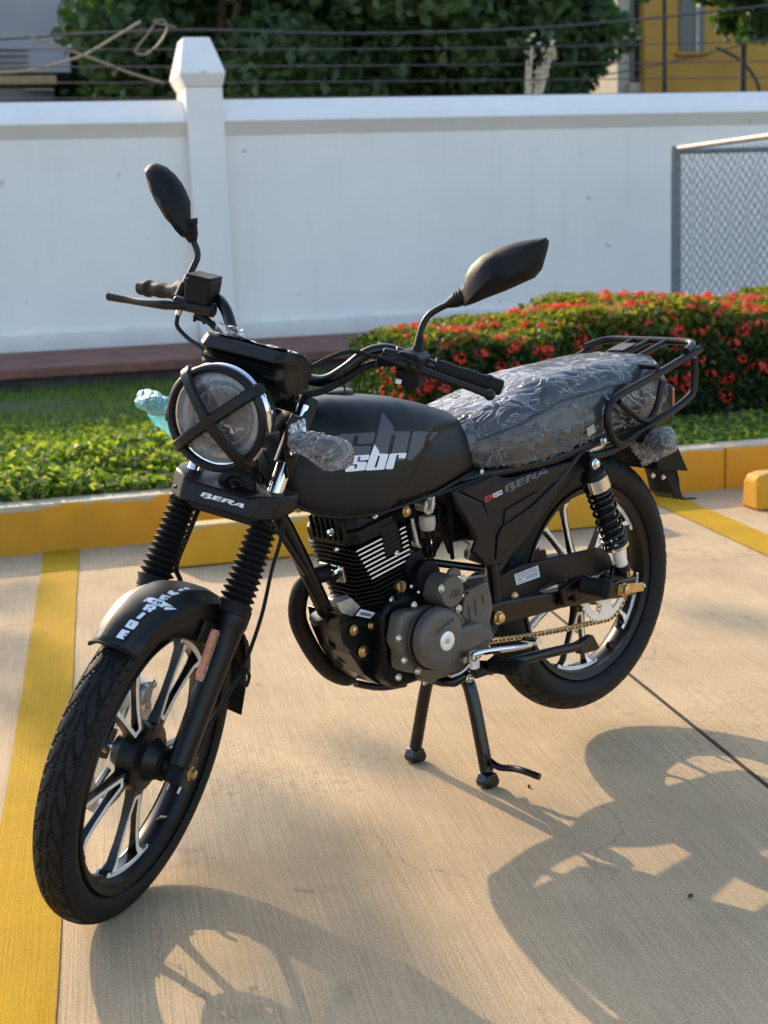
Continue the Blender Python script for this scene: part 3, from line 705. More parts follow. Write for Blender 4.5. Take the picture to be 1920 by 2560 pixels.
# ------------------------------------------------------------------ buildings
MT['ochre'] = mat('ochre_render', (.42, .22, .035), .85, bump=.3, bscale=20, var=.12, vscale=1.5)
MT['cream'] = mat('cream_render', (.42, .36, .27), .85, var=.15, vscale=3)
MT['greyr'] = mat('pale_grey_render', (.30, .29, .30), .85, var=.12, vscale=1)
MT['darkglass'] = mat('dark_window', (.02, .022, .025), .2)
MT['tan'] = mat('tan_render', (.36, .24, .12), .85, var=.1)
def facade(root, name, px0, px1, py0, py1, N, m, depth=.2, kind_parent=None, back=0):
    ua, zb = EP(px0, py1, N); ub, zt = EP(px1, py0, N)
    return under(obj(name, ebox(MB(), ua, ub, N, N+depth, zb, zt), MT[m], sm=0), root)
NB = 21.0
yb = empty('yellow_building', E(EP(1760, 250, NB)[0], NB, 0), 'ochre yellow building with cream edge bay rising beyond the wall at right', 'building')
facade(yb, 'wall', 1613, 2300, -500, 420, NB, 'ochre', 6)
facade(yb, 'edge_bay', 1545, 1611, -500, 420, NB+.3, 'cream', 5)
for (a, b, c, d) in ((1578, 1608, 105, 205), (1578, 1608, -60, 60)): facade(yb, 'window', a, b, c, d, NB+.25, 'darkglass', .2)
facade(yb, 'sill', 1575, 1612, 70, 98, NB+.15, 'cream', .3)
facade(yb, 'sill', 1575, 1612, 206, 232, NB+.15, 'cream', .3)
w1 = facade(yb, 'window', 1700, 1762, -80, 128, NB-.04, 'darkglass', .2)
fr = facade(yb, 'window_frame', 1740, 1748, -80, 128, NB-.07, 'cream', .03)
facade(yb, 'sill', 1694, 1770, 129, 137, NB-.12, 'ochre', .12)
lb = empty('grey_building', E(EP(60, 150, 20)[0], 20, 0), 'pale grey building with a tan band at the upper left beyond the wall', 'building')
facade(lb, 'wall', -500, 132, -400, 186, 20, 'greyr', 5)
facade(lb, 'band', -500, 140, 188, 217, 19.9, 'tan', 5)
facade(lb, 'lower_wall', -500, 134, 219, 420, 20.1, 'darkglass', 5)
for yy in (122, 138, 154, 170): facade(lb, 'louvre', -500, 70, yy, yy+5, 19.93, 'darkglass', .06)
facade(lb, 'window_ledge', 62, 134, 222, 226, 19.95, 'cream', .1)

# ------------------------------------------------------------------ overhead wires
MT['wire'] = mat('dark_cable', (.03, .03, .033), .6)
MT['wire2'] = mat('pale_cable', (.15, .14, .105), .6)
def wire(pts, N, r, m, lab, cat='cable', grp=None, sg=6):
    q = []
    for a, b in pts:
        uu, zz = EP(a, b, N); q.append(E(uu, N, zz))
    o = obj('overhead_cable', MB().tube(q, r, 6, sg), MT[m]); thing(o, lab, cat, grp)
    return o
wg = 'cables strung beyond the wall'
wire([(-300, 118), (400, 76), (900, 84), (1400, 66), (1920, 14), (2300, -30)], 9.0, .012, 'wire', 'highest and thickest dark cable sagging across the trees', grp=wg)
wire([(-300, 122), (600, 124), (1300, 118), (2200, 96)], 7.6, .0055, 'wire', 'thin dark cable second from the top above the white wall', grp=wg)
wire([(-300, 168), (600, 166), (1400, 160), (2200, 148)], 7.6, .0055, 'wire', 'thin dark cable third from the top above the white wall', grp=wg)
wire([(-300, 207), (600, 206), (1400, 199), (2200, 190)], 7.6, .0055, 'wire', 'thin dark cable second from the bottom above the wall coping', grp=wg)
wire([(-300, 246), (600, 245), (1400, 236), (2200, 228)], 7.6, .005, 'wire', 'lowest thin dark cable just above the wall coping', grp=wg)
wire([(1500, 190), (1700, 150), (1920, 95), (2200, 20)], 12.0, .01, 'wire', 'dark cable slanting across the front of the yellow building', grp=wg)
wire([(-60, 183), (60, 178), (140, 160), (215, 135), (300, 85), (352, 54)], 8.2, .012, 'wire2', 'thick pale cable curving up from the left edge', grp=wg)
wire([(60, 85), (140, 115), (230, 145), (320, 180), (412, 208)], 8.0, .012, 'wire2', 'pale cable slanting down to the pillar top', grp=wg)
wire([(385, 62), (365, 90), (338, 128), (362, 136), (395, 112), (418, 72), (408, 50), (385, 55), (440, 68)], 8.2, .010, 'wire2', 'pale cable looped in a coil beside the pillar cap', grp=wg)
wire([(1790, 118), (1850, 150), (1890, 200), (1905, 260)], 19.0, .03, 'wire', 'dark drainpipe cable bending down the yellow facade', grp=wg)

# small litter on the slab
MT['litter'] = mat('dry_litter', (.05, .04, .025), .8)
def litter(px_, py_, s, lab):
    c_, d_ = ray(None, px_, py_); p = c_+d_*(-c_.z/d_.z)
    mb = MB(); k = 7
    ring = [p+Vector((math.cos(2*math.pi*i/k)*s*random.uniform(.5, 1), math.sin(2*math.pi*i/k)*s*.6*random.uniform(.5, 1), .003+random.uniform(0, .004))) for i in range(k)]
    mb.loft([[q-Vector((0, 0, .003)) for q in ring], ring, [p+(q-p)*.5+Vector((0, 0, .004)) for q in ring]])
    o = obj('dry_leaf', mb, MT['litter']); thing(o, lab, 'leaf', 'bits of litter on the slab')
litter(1726, 2244, .010, 'small dark dried leaf on the shaded slab at right')
litter(1323, 1969, .005, 'tiny dark speck of leaf right of the stand foot')
c_, d_ = ray(None, 730, 2222); p_ = c_+d_*(-c_.z/d_.z); c2_, d2_ = ray(None, 785, 2227); p2_ = c2_+d2_*(-c2_.z/d2_.z)
o = obj('dry_straw', MB().tube([p_+Vector((0, 0, .002)), p_.lerp(p2_, .5)+Vector((0, 0, .004)), p2_+Vector((0, 0, .002))], .0012, 5, 3), MT['dry']); thing(o, 'pale dry straw lying on the slab behind the front wheel', 'straw')

# ================================================================== motorcycle
bike = empty('motorcycle', (0, 0, 0), 'new matte black motorcycle on its centre stand with plastic wrapped seat and round caged headlight', 'motorcycle')
ME = MT
def P(name, mb, m, par=None, st=False, **k): return obj(name, mb, MT[m] if isinstance(m, str) else m, par or bike, st, **k)
STUFFN = {}

# ---------------------------------------------------------------- wheels
def tyre_mesh(c, rb, ro, hw, NT, tread, st):
    """tyre with a cut tread: every groove is displaced geometry"""
    NA, NS = 1080, 64
    rc = ro-(ro-rb)*.52; Hh = ro-rc
    phis = np.linspace(-2.55, 2.55, NS)
    th = np.linspace(0, 2*np.pi, NA, endpoint=False)
    T, Ph = np.meshgrid(th, phis, indexing='ij')
    sgn = np.sign(np.sin(Ph)); y = hw*sgn*np.abs(np.sin(Ph))**.9
    rr_ = rc+Hh*np.cos(Ph)*np.where(np.cos(Ph) > 0, 1, .95)
    s = np.clip(np.abs(Ph)/1.15, 0, 2)
    g = tread(T, Ph, s)
    rr_ = rr_-g*.0032*np.cos(np.clip(Ph, -1.2, 1.2)); y = y-np.sign(y)*g*.0018*np.abs(np.sin(Ph))
    # side wall ribs
    rr_ = rr_+np.where(np.abs(np.abs(Ph)-1.62) < .05, .0012, 0); y = y+np.sign(y)*np.where((np.abs(Ph) > 1.5) & (np.abs(Ph) < 1.56), .001, 0)
    X = c[0]+rr_*np.cos(T); Z = c[2]+rr_*np.sin(T)
    v = np.stack([X, c[1]+y, Z], -1).reshape(-1, 3)
    if st:
        M = np.array(SM); v = v@M[:3, :3].T+M[:3, 3]
    i = np.arange(NA)[:, None]*NS; j = np.arange(NS-1)[None]
    i2 = ((np.arange(NA)+1) % NA)[:, None]*NS
    q = np.stack([i+j, i+j+1, i2+j+1, i2+j], -1).reshape(-1, 4)
    me = bpy.data.meshes.new('tyre'); me.from_pydata(v.tolist(), [], q.tolist()); me.update(); return me
def fr_(x): return x-np.floor(x)
def tread_front(T, Ph, s):
    n = 38/(2*np.pi); ph = np.where(Ph > 0, .5, 0)
    a = fr_(T*n+s*2.1+ph); g = ((a < .13) & (s > .14) & (s < .62)).astype(float)          # long sweeping cuts
    b = fr_(T*n*2-s*.5+ph); g = np.maximum(g, ((b < .20) & (s > .70) & (s < 1.02)).astype(float))   # short shoulder cuts
    c = fr_(T*n+s*.8+.45+ph); g = np.maximum(g, ((c < .09) & (s > .30) & (s < .72)).astype(float))
    g = np.maximum(g, (np.abs(s-.12-.03*np.sin(T*38)) < .03).astype(float))
    g = np.maximum(g, ((np.abs(s-.66) < .018)).astype(float))
    return g
def tread_rear(T, Ph, s):
    n = 40/(2*np.pi)
    a = fr_(T*n+np.where(Ph > 0, .5, 0)+.25*np.round(s*3)/3); g = ((a < .16) & (s > .12) & (s < 1.0)).astype(float)
    g = np.maximum(g, (np.abs(s-.1) < .03).astype(float)); g = np.maximum(g, ((np.abs(s-.45) < .03) & (fr_(T*n*1+.2) < .55)).astype(float))
    return g

def wheel(c, rb, ro, hw, tread, st, name, base_deg, rimhw=.030, hubhw=.045, disc=False):
    c = Vector(c); Y = Vector((0, 1, 0))
    rim = MB()
    ri = rb-(.021 if st else .016)
    prof = [(-rimhw-.004, rb+.004), (-rimhw, rb+.006), (-rimhw+.004, rb-.002), (-rimhw+.006, rb-.012), (-rimhw*.55, ri+.004), (-rimhw*.3, ri), (rimhw*.3, ri), (rimhw*.55, ri+.004), (rimhw-.006, rb-.012), (rimhw-.004, rb-.002), (rimhw, rb+.006), (rimhw+.004, rb+.004)]
    rim.lathe(c, Y, prof+[(rimhw-.01, rb+.01), (-rimhw+.01, rb+.01), prof[0]], 96, cap=False)
    w = P(name, rim, 'satin', st=st, sm=40)
    o = bpy.data.objects.new('tyre', tyre_mesh(c, rb, ro, hw, 0, tread, st)); COL.objects.link(o); o.parent = w; o.data.materials.append(MT['tyre'])
    o.data.shade_smooth(); o.data.set_sharp_from_angle(angle=R(38))
    hub = MB().lathe(c, Y, [(-hubhw, .0), (-hubhw, .028), (-hubhw+.012, .034), (-.022, .040), (-.016, .062), (.016, .062), (.022, .040), (hubhw-.012, .034), (hubhw, .028), (hubhw, 0)], 40)
    for k in range(5):   # lightening holes rim on the hub face
        a = R(base_deg+36+72*k); q = c+Vector((math.cos(a)*.050, .017, math.sin(a)*.050)); hub.lathe(q, Y, [(0, .009), (.002, .009), (.002, .006), (0, .006)], 14, cap=False)
    P('hub', hub, 'satin', w, st)
    bot = Vector((0, 0, 0))
    for k in range(5):
        a0 = R(base_deg+72*k)
        def pt(r, da, y): a = a0+R(da); return c+Vector((math.cos(a)*r, y, math.sin(a)*r))
        sp = MB(); face = MB()
        for s in (-1, 1):
            rings = []; fr2 = []
            for r, da, wd, dp in ((.050, 8, .015, .012), (.080, 8.5, .0125, .008), (.120, 9.6, .0105, .006), (.160, 10.8, .0105, .006), (ri-.018, 11.8, .012, .008), (ri+.002, 13.0, .018, .011)):
                t = wd/r/2
                rings.append([pt(r, s*da+math.degrees(-t), -dp), pt(r, s*da+math.degrees(t), -dp), pt(r, s*da+math.degrees(t), dp), pt(r, s*da+math.degrees(-t), dp)])
            sp.loft(rings)
            # machined faces: along the inner edge of each leg, left and right of the wheel
            for yy, dd in ((.0116, 1), (-.0116, -1)):
                fr_a = []
                for r, da, wd, yq in ((.078, 6.0, .0070, .0085), (.120, 8.5, .0072, .0063), (.160, 10.1, .0072, .0063), (ri-.020, 11.2, .0085, .0083), (ri-.006, 13.0, .016, .0116)):
                    t = math.degrees(wd/r/2); yy_ = yq*dd
                    fr_a.append([pt(r, s*da-t, yy_-.0008*dd), pt(r, s*da+t, yy_-.0008*dd), pt(r, s*da+t, yy_+.0006*dd), pt(r, s*da-t, yy_+.0006*dd)])
                face.loft(fr_a)
        for yy, dd in ((.0116, 1), (-.0116, -1)):
            # bridge at the apex and the flared pad at the rim
            face.loft([[pt(r, da, .0085*dd-.0008*dd), pt(r+.007, da, .0085*dd-.0008*dd), pt(r+.007, da, .0085*dd+.0006*dd), pt(r, da, .0085*dd+.0006*dd)] for r, da in ((.0745, -8), (.0735, -3), (.0735, 3), (.0745, 8))])
            face.loft([[pt(ri-.008+abs(da)/20*.002, da, yy-.001*dd), pt(ri+.006, da, yy-.001*dd), pt(ri+.006, da, yy+.0008*dd), pt(ri-.008+abs(da)/20*.006, da, yy+.0008*dd)] for da in range(-20, 21, 4)])
        sp.loft([[pt(ri-.006, da, -.012), pt(ri+.004, da, -.012), pt(ri+.004, da, .012), pt(ri-.006, da, .012)] for da in range(-19, 20, 3)])
        s_ = P('spoke', sp, 'gloss', w, st, sm=30)
        P('machined_face', face, 'alu', w, st, sm=0)
    va = R(base_deg+36-72); q = c+Vector((math.cos(va)*(ri), .0, math.sin(va)*(ri)))
    P('valve_stem', MB().tube([q, q+Vector((-math.cos(va)*.012, .008, -math.sin(va)*.012)), q+Vector((-math.cos(va)*.02, .022, -math.sin(va)*.02))], [.005, .0045, .0035], 8), 'rubber', w, st)
    return w, c
FC = (.6476, 0, .297); RC = (-.629, 0, .351)
fw_, fc = wheel(FC, .236, .300, .0365, tread_front, True, 'front_wheel', -84)
rw_, rc_ = wheel(RC, .226, .306, .046, tread_rear, False, 'rear_wheel', -83, rimhw=.032, hubhw=.05)

# brake disc (right side of the front wheel) with slots
def disc(c, y, r0, r1, st, par, m='steel'):
    mb = MB(); n = 90
    for k in range(n):
        a0, a1 = 2*math.pi*k/n, 2*math.pi*(k+1)/n
        def q(a, r, yy): return Vector(c)+Vector((math.cos(a)*r, yy, math.sin(a)*r))
        rads = [(r0, r1)] if k % 6 not in (1, 2) else [(r0, r0+(r1-r0)*.35), (r0+(r1-r0)*.6, r1)]
        for a, b in rads: mb.add([q(a0, a, y-.002), q(a0, b, y-.002), q(a1, b, y-.002), q(a1, a, y-.002), q(a0, a, y+.002), q(a0, b, y+.002), q(a1, b, y+.002), q(a1, a, y+.002)], [(0, 1, 2, 3), (7, 6, 5, 4), (0, 3, 7, 4), (1, 5, 6, 2), (0, 4, 5, 1), (2, 6, 7, 3)])
    for k in range(5):
        a = 2*math.pi*k/5+.3; mb.tube([Vector(c)+Vector((math.cos(a)*.04, y, math.sin(a)*.04)), Vector(c)+Vector((math.cos(a+.25)*(r0+.003), y, math.sin(a+.25)*(r0+.003)))], .006, 6)
    return P('brake_disc', mb, m, par, st, sm=0, weld=True)
disc(FC, -.048, .078, .118, True, fw_)
cal = MB(); a = R(72)
cq = Vector(FC)+Vector((math.cos(R(108))*.105, -.05, math.sin(R(108))*.105))
cal.box(cq, (.085, .045, .04), Matrix.Rotation(R(-15), 3, 'Y')); cal.lathe(cq+Vector((0, .024, 0)), (0, 1, 0), [(0, .019), (.008, .018), (.009, .012)], 20); cal.lathe(cq+Vector((-.02, -.03, .005)), (0, 1, 0), [(0, .016), (.01, .016)], 20)
cal.bolt(cq+Vector((.03, .023, .01)), (0, 1, 0)); cal.bolt(cq+Vector((-.033, .023, .006)), (0, 1, 0))
P('brake_caliper', cal, 'petcock', st=True, bevel=.004)

# ---------------------------------------------------------------- fork
FD = Vector((.5235, 0, -.852)).normalized()          # down the fork legs
def fp(z, y, off=0): return Vector((.435+(.702-z)*.5226, y, z))
FN = Vector((.852, 0, .5235)).normalized()           # forwards, square to the legs
for sy in (1, -1):
    y = sy*.081
    gai = MB(); L = .168; prof = [(0, .0235), (.008, .0245)]; nP = 13
    for k in range(nP):
        t = .010+(L-.014)*k/nP; d = (L-.014)/nP; R1 = .0265+.0055*k/nP
        prof += [(t, R1-.0075), (t+d*.5, R1+.001), (t+d*.56, R1+.001)]
    prof += [(L, .028), (L+.01, .028)]
    top = fp(.706, y)
    P('fork_gaiter', gai.lathe(top, FD, prof, 28), 'rubber', st=True, sm=30)
    P('stanchion', MB().tube([fp(.70, y), fp(.90, y)], .0150, 24), 'chrome', st=True)
    zb = .706-(L+.004)*.852
    s0 = fp(zb, y); ax = fp(.297, y)+Vector((0, 0, 0))
    LL = (fp(.297, y)-s0).length
    sl_ = MB().lathe(s0, FD, [(-.004, .0285), (.002, .0300), (.030, .0300), (.034, .0285), (.040, .0265), (.075, .0245), (LL*.6, .0225), (LL-.03, .0215), (LL-.004, .020)], 28)
    sl_.loft([[fp(.297, y)+FN*a_*.018+FD*b_*.03+Vector((0, c_*.017, 0)) for a_, b_, c_ in [(-1, -1, -1), (1.2, -1, -1), (1.4, .9, -1), (-.9, .9, -1)]], [fp(.297, y)+FN*a_*.018+FD*b_*.03+Vector((0, c_*.017, 0)) for a_, b_, c_ in [(-1, -1, 1), (1.2, -1, 1), (1.4, .9, 1), (-.9, .9, 1)]]])
    fl = P('fork_slider', sl_, 'satin', st=True, bevel=.003)
    P('axle_nut', MB().bolt(Vector((FC[0], sy*.098, FC[2])), (0, sy, 0), .0095, .010), 'gold', fl, True)
    P('upper_fork_cover', MB().lathe(fp(.80, y), -FD, [(0, .021), (.10, .021), (.13, .019)], 24) if sy > 0 else MB().lathe(fp(.80, y), -FD, [(0, .021), (.10, .021), (.13, .019)], 24), 'satin', st=True)
# wheel axle and speedo drive
P('front_axle', MB().lathe(Vector(FC)+Vector((0, -.10, 0)), (0, 1, 0), [(0, .008), (.2, .008)], 16), 'steel', st=True)
P('speedometer_drive', MB().lathe(Vector(FC)+Vector((0, .030, 0)), (0, 1, 0), [(0, .030), (.006, .032), (.008, .027), (.013, .027), (.015, .030), (.022, .030), (.024, .022), (.036, .018)], 30), 'dark', st=True)
# triple clamp cover
cf = MB()
def cp(a, b, x=.475): return at('J', a, b, 'x', x, True)
fx0, fx1 = .478, .420
z0, z1 = .716, .757
rows = [(-.118, .405, .722, .752), (-.104, .452, .716, .757), (-.072, .478, .714, .757), (-.060, .480, .716, .752), (.060, .480, .716, .752), (.072, .478, .714, .757), (.104, .452, .716, .757), (.118, .405, .722, .752)]
cf.loft([[Vector((x, y, lo)), Vector((x-.012, y, hi)), Vector((.38, y, hi)), Vector((.392, y, lo))] for y, x, lo, hi in rows])
clamp = P('fork_clamp_cover', cf, 'paint', st=True, bevel=.004, sm=30)
P('lower_fork_clamp', MB().prism([(.455, -.105, .695), (.455, .105, .695), (.36, .03, .695), (.36, -.03, .695)], (0, 0, .018)), 'satin', st=True, bevel=.004)
P('cover_screw', MB().bolt((.474, -.083, .735), (1, 0, .3), .0035, .002, False), 'satin', st=True)
P('steering_head', MB().tube([(HX+.075, 0, .665), (HX-.02, 0, .85)], .030, 20), 'satin')
P('steering_stem_nut', MB().lathe(Vector((HX-.045, 0, .905)), SAX, [(0, .018), (.012, .018)], 6), 'steel', st=True)
P('upper_fork_clamp', MB().prism([(.345, -.10, .885), (.345, .10, .885), (.25, .04, .885), (.25, -.04, .885)], (-.006, 0, .022)), 'satin', st=True, bevel=.005)
# horn
hc = at('J', 733, 665, 'x', .44, True)
hn = MB().lathe(hc-Vector((.03, 0, 0)), (1, 0, .05), [(0, .02), (.004, .037), (.014, .037), (.018, .033), (.020, .022), (.016, .018), (.018, .012), (.026, .010)], 36)
horn = P('horn', hn, 'plastic', st=True)
P('horn_bolt', MB().bolt(hc-Vector((.003, 0, 0)), (1, 0, .05), .0045, .003), 'steel', horn, True)

# ---------------------------------------------------------------- fender
def arcp(a, r, y): return Vector((FC[0]+math.cos(R(a))*r, y, FC[2]+math.sin(R(a))*r))
fm = MB(); rows = []
A = np.arange(60, 168.1, 2.25)
for a_ in A:
    taper = lerp1(a_, [(60, .70), (70, .80), (85, .92), (100, 1), (150, 1), (168, .9)])
    top = lerp1(a_, [(60, .322), (70, .328), (80, .329), (95, .322), (106, .316), (125, .315), (168, .322)])
    low = lerp1(a_, [(60, .298), (64, .292), (70, .284), (80, .266), (90, .246), (100, .228), (112, .222), (122, .236), (132, .268), (145, .296), (168, .316)])
    w2 = .060*taper
    half = [(.0, top), (.016*taper, top-.0005), (.0315*taper, top-.0045), (.0345*taper, top-.0075), (.046*taper, top-.014), (w2-.002, top-.021), (w2, max(low, top-.036) if low < top-.045 else (top-.021+low)/2), (w2+.0005, low)]
    ring = [arcp(a_, r, -y) for y, r in half[::-1]]+[arcp(a_, r, y) for y, r in half[1:]]
    rows.append(ring)
fm.loft(rows, False, False)
fender = P('front_fender', fm, 'paint', st=True, solid=.003, sm=28)
P('fender_mudflap', MB().loft([[arcp(a_, r, y) for y, r in ((-.052, .308), (0, .318), (.052, .308))] for a_, r0 in ((166, 0), (176, 0), (186, 0))] , False, False), 'dark', st=True, solid=.003)
P('fender_edge_trim', MB().tube([arcp(60, .299, -.042), arcp(59.8, .309, -.038), arcp(59.5, .319, -.022), arcp(59.3, .322, 0), arcp(59.5, .319, .022), arcp(59.8, .309, .038), arcp(60, .299, .042)], .0025, 8, 3), 'dark', st=True)
for sy in (1, -1):
    P('fender_bracket', MB().prism([arcp(96, .235, sy*.062), arcp(106, .226, sy*.062), arcp(112, .26, sy*.062), arcp(100, .27, sy*.062)], (0, sy*.006, 0)), 'satin', st=True, bevel=.002)
# amber reflector wrapped in film on the left slider
rp0 = at('E', 1112, 450, 'y', .108, True); rp1 = at('E', 1010, 742, 'y', .108, True)
rd = (rp1-rp0).normalized(); rs = Vector((0, 1, 0)).cross(rd).normalized()
rf = MB(); N_ = 10
def refl(off, wd, th):
    mb = MB(); rings = []
    for t in (0, .06, .12, .88, .94, 1):
        s = {0: .5, .06: .85, .12: 1, .88: 1, .94: .85, 1: .5}[t]; q = rp0.lerp(rp1, t)
        rings.append([q+rs*wd*s*a_+Vector((0, b_*th-.006, 0)) for a_, b_ in ((-1, 0), (1, 0), (1, .7), (.7, 1), (-.7, 1), (-1, .7))])
    return mb.loft(rings)
rfl = P('side_reflector', refl(0, .0075, .007), 'orange', st=True)
P('reflector_film', refl(0, .011, .010), 'wrap2', rfl, True)

# ---------------------------------------------------------------- headlight
HC = Vector((.505, -.001, .893))
hl = MB().lathe(HC, (1, 0, 0), [(-.105, .0), (-.10, .035), (-.085, .060), (-.06, .078), (-.03, .087), (-.012, .089)], 48)
head = P('headlight', hl, 'plastic', st=True)
P('chrome_bezel', MB().lathe(HC, (1, 0, 0), [(-.016, .0895), (-.012, .0945), (.0, .0950), (.008, .093), (.012, .0885), (.010, .084), (-.01, .082)], 72, cap=False), 'chrome', head, True, sm=50)
P('inner_rim', MB().lathe(HC, (1, 0, 0), [(.004, .083), (.010, .082), (.009, .078), (.001, .076)], 64, cap=False), 'chrome', head, True, sm=50)
# guard: ring, four arms bulging to a boss
gd = MB().lathe(HC, (1, 0, 0), [(.010, .0935), (.016, .0945), (.022, .0915), (.024, .0865), (.021, .0815), (.014, .0805), (.010, .084)], 64, cap=False)
P('headlight_guard_ring', gd, 'paint', head, True, sm=50)
gx = HC+Vector((.047, .0, .0))
for k, a_ in enumerate((45, 135, 225, 315)):
    d = Vector((0, math.cos(R(a_)), math.sin(R(a_)))); sd_ = Vector((1, 0, 0)).cross(d)
    arm = MB(); rings = []
    for r, x, w, th in ((.0, .047, .0115, .014), (.018, .045, .0105, .014), (.045, .040, .0102, .014), (.070, .032, .0102, .015), (.086, .024, .0112, .016), (.096, .012, .0115, .014), (.0985, .000, .010, .010)):
        q = HC+Vector((x, 0, 0))+d*r; nx = (Vector((1, 0, 0))*max(.15, 1-r*7.5)+d*min(1, r*7.5)).normalized() if r > .08 else Vector((1, 0, 0))
        rings.append([q-sd_*w, q-sd_*w*.7+nx*th*.42, q+sd_*w*.7+nx*th*.42, q+sd_*w, q+sd_*w*.7-nx*th*.5, q-sd_*w*.7-nx*th*.5])
    P('headlight_guard_arm', arm.loft(rings), 'paint', head, True, sm=32)
P('guard_boss', MB().lathe(HC+Vector((.044, 0, 0)), (1, 0, 0), [(0, .013), (.006, .012), (.0085, .008), (.0085, 0)], 20), 'paint', head, True)
for sy in (1, -1):
    P('guard_side_clip', MB().prism([HC+Vector((.016, sy*.088, -.028)), HC+Vector((.016, sy*.088, -.006)), HC+Vector((-.03, sy*.094, -.006)), HC+Vector((-.03, sy*.094, -.028))], (0, sy*.008, 0)), 'paint', head, True, bevel=.002)
# reflector, light guide ring and lens
refl_ = MB().lathe(HC, (1, 0, 0), [(.002, .078), (-.006, .062), (-.008, .0615), (-.016, .056), (-.034, .042), (-.048, .024), (-.052, .010), (-.052, 0)], 64, cap=False)
MT['reflector'] = mat('lamp_reflector', (.52, .58, .68), .3, .55)
P('lamp_reflector', refl_, 'reflector', head, True, sm=25)
MT['guide'] = mat('frosted_light_ring', (.62, .63, .66), .25, coat=.6)
P('light_guide_ring', MB().lathe(HC, (1, 0, 0), [(-.007, .076), (-.001, .074), (.001, .070), (.0, .064), (-.006, .061)], 64, cap=False), 'guide', head, True, sm=40)
fac = MB()   # faceted upper and lower bowls
for k in range(16):
    a0, a1 = R(22.5*k), R(22.5*k+20)
    def hp(a, r, x): return HC+Vector((x, math.cos(a)*r, math.sin(a)*r))
    fac.add([hp(a0, .016, -.034), hp(a1, .016, -.034), hp(a1, .054, -.010), hp(a0, .054, -.010)], [(0, 1, 2, 3)])
P('reflector_facet', fac, 'reflector', head, True, sm=0, solid=.001)
sh = MB().box(HC+Vector((-.014, .016, -.012)), (.026, .058, .008)); sh.box(HC+Vector((-.002, .030, -.016)), (.014, .016, .014)); sh.box(HC+Vector((-.01, -.02, -.02)), (.02, .02, .02))
P('lamp_shelf', sh, 'chrome', head, True, bevel=.002)
lens = MB(); prof = [(.006, .0815)]+[(.006+.014*math.cos(t)**1, .0805*math.sin(t)) for t in np.linspace(1.5, .001, 12)]
P('headlight_lens', lens.lathe(HC, (1, 0, 0), prof, 64, cap=False), 'lens', head, True, sm=60)
lf = MB().lathe(HC+Vector((.0, 0, 0)), (1, 0, 0), [(.012, .079), (.017, .060), (.0205, .03), (.022, .001)], 40, cap=False)
P('lens_film', lf, 'wrap2', head, True, sm=60)
# brackets and bolts at the sides
for sy in (1, -1):
    eb = MB().prism([Vector((.43, sy*.104, .91)), Vector((.455, sy*.104, .895)), Vector((.45, sy*.104, .86)), Vector((.40, sy*.104, .78)), Vector((.375, sy*.100, .78)), Vector((.40, sy*.104, .90))], (0, sy*-.006, 0))
    br = P('headlight_bracket', eb, 'satin', st=True, bevel=.003)
    P('bolt', MB().bolt(Vector((.432, sy*.105, .885)), (0, sy, 0), .0065, .005), 'steel', br, True)
# wiring behind the headlight
for i in range(7):
    a_ = random.uniform(-.05, .05)
    P('wire', MB().tube([(.42, a_, .83), (.43+random.uniform(-.02, .02), a_+random.uniform(-.03, .03), .80), (.40, a_*1.3, .77), (.37, a_*.5+.02, .74)], .0022, 6, 4), 'rubber', st=True)

# ---------------------------------------------------------------- instrument cowl
cl = MB()
def row(y, pts): return [Vector((x, y, z)) for x, z in pts]
sec = lambda y, s, dz=0: row(y, [(.448+s, 1.016+dz), (.472+s, 1.001+dz), (.446+s*.8, .986+dz), (.455+s*.8, .966+dz), (.430+s*.6, .938+dz), (.36, .935+dz), (.335, .965+dz), (.335, .985+dz), (.40+s*.5, 1.006+dz)])
cl.loft([sec(-.088, -.055, -.006), sec(-.080, -.014), sec(-.068, .0, .0), sec(.068, .0, .0), sec(.080, -.014), sec(.088, -.055, -.006)])
cowl = P('instrument_cowl', cl, 'paint', st=True, bevel=.003, sm=20)
cw2 = MB().prism([(.470, -.062, .978), (.474, -.068, .9845), (.474, .068, .9845), (.470, .062, .978)], (-.02, 0, 0))
P('cowl_slot', cw2, 'dark', cowl, True)
P('cowl_lower_panel', MB().loft([row(y, [(x, z) for x, z in ((.462-d, .972), (.450-d, .932), (.40, .92), (.40, .97))]) for y, d in ((-.088, .06), (-.072, .02), (-.03, .0), (.03, .0), (.072, .02), (.088, .06))]), 'paint', cowl, True, bevel=.002, sm=18)
P('instrument_glass', MB().prism([(.43, -.065, 1.014), (.43, .065, 1.014), (.345, .065, .988), (.345, -.065, .988)], (0, 0, .002)), 'dark', cowl, True)
ifm = MB(); g = 12
vs = [Vector((.345+.10*i/g, -.075+.150*j/g, .990+.028*i/g+.006*random.random()+(.018 if j <= 3 and 2 < i < 9 else 0))) for i in range(g+1) for j in range(g+1)]
ifm.add(vs, [(i*(g+1)+j, i*(g+1)+j+1, (i+1)*(g+1)+j+1, (i+1)*(g+1)+j) for i in range(g) for j in range(g)])
P('instrument_film', ifm, 'wrap2', cowl, True)

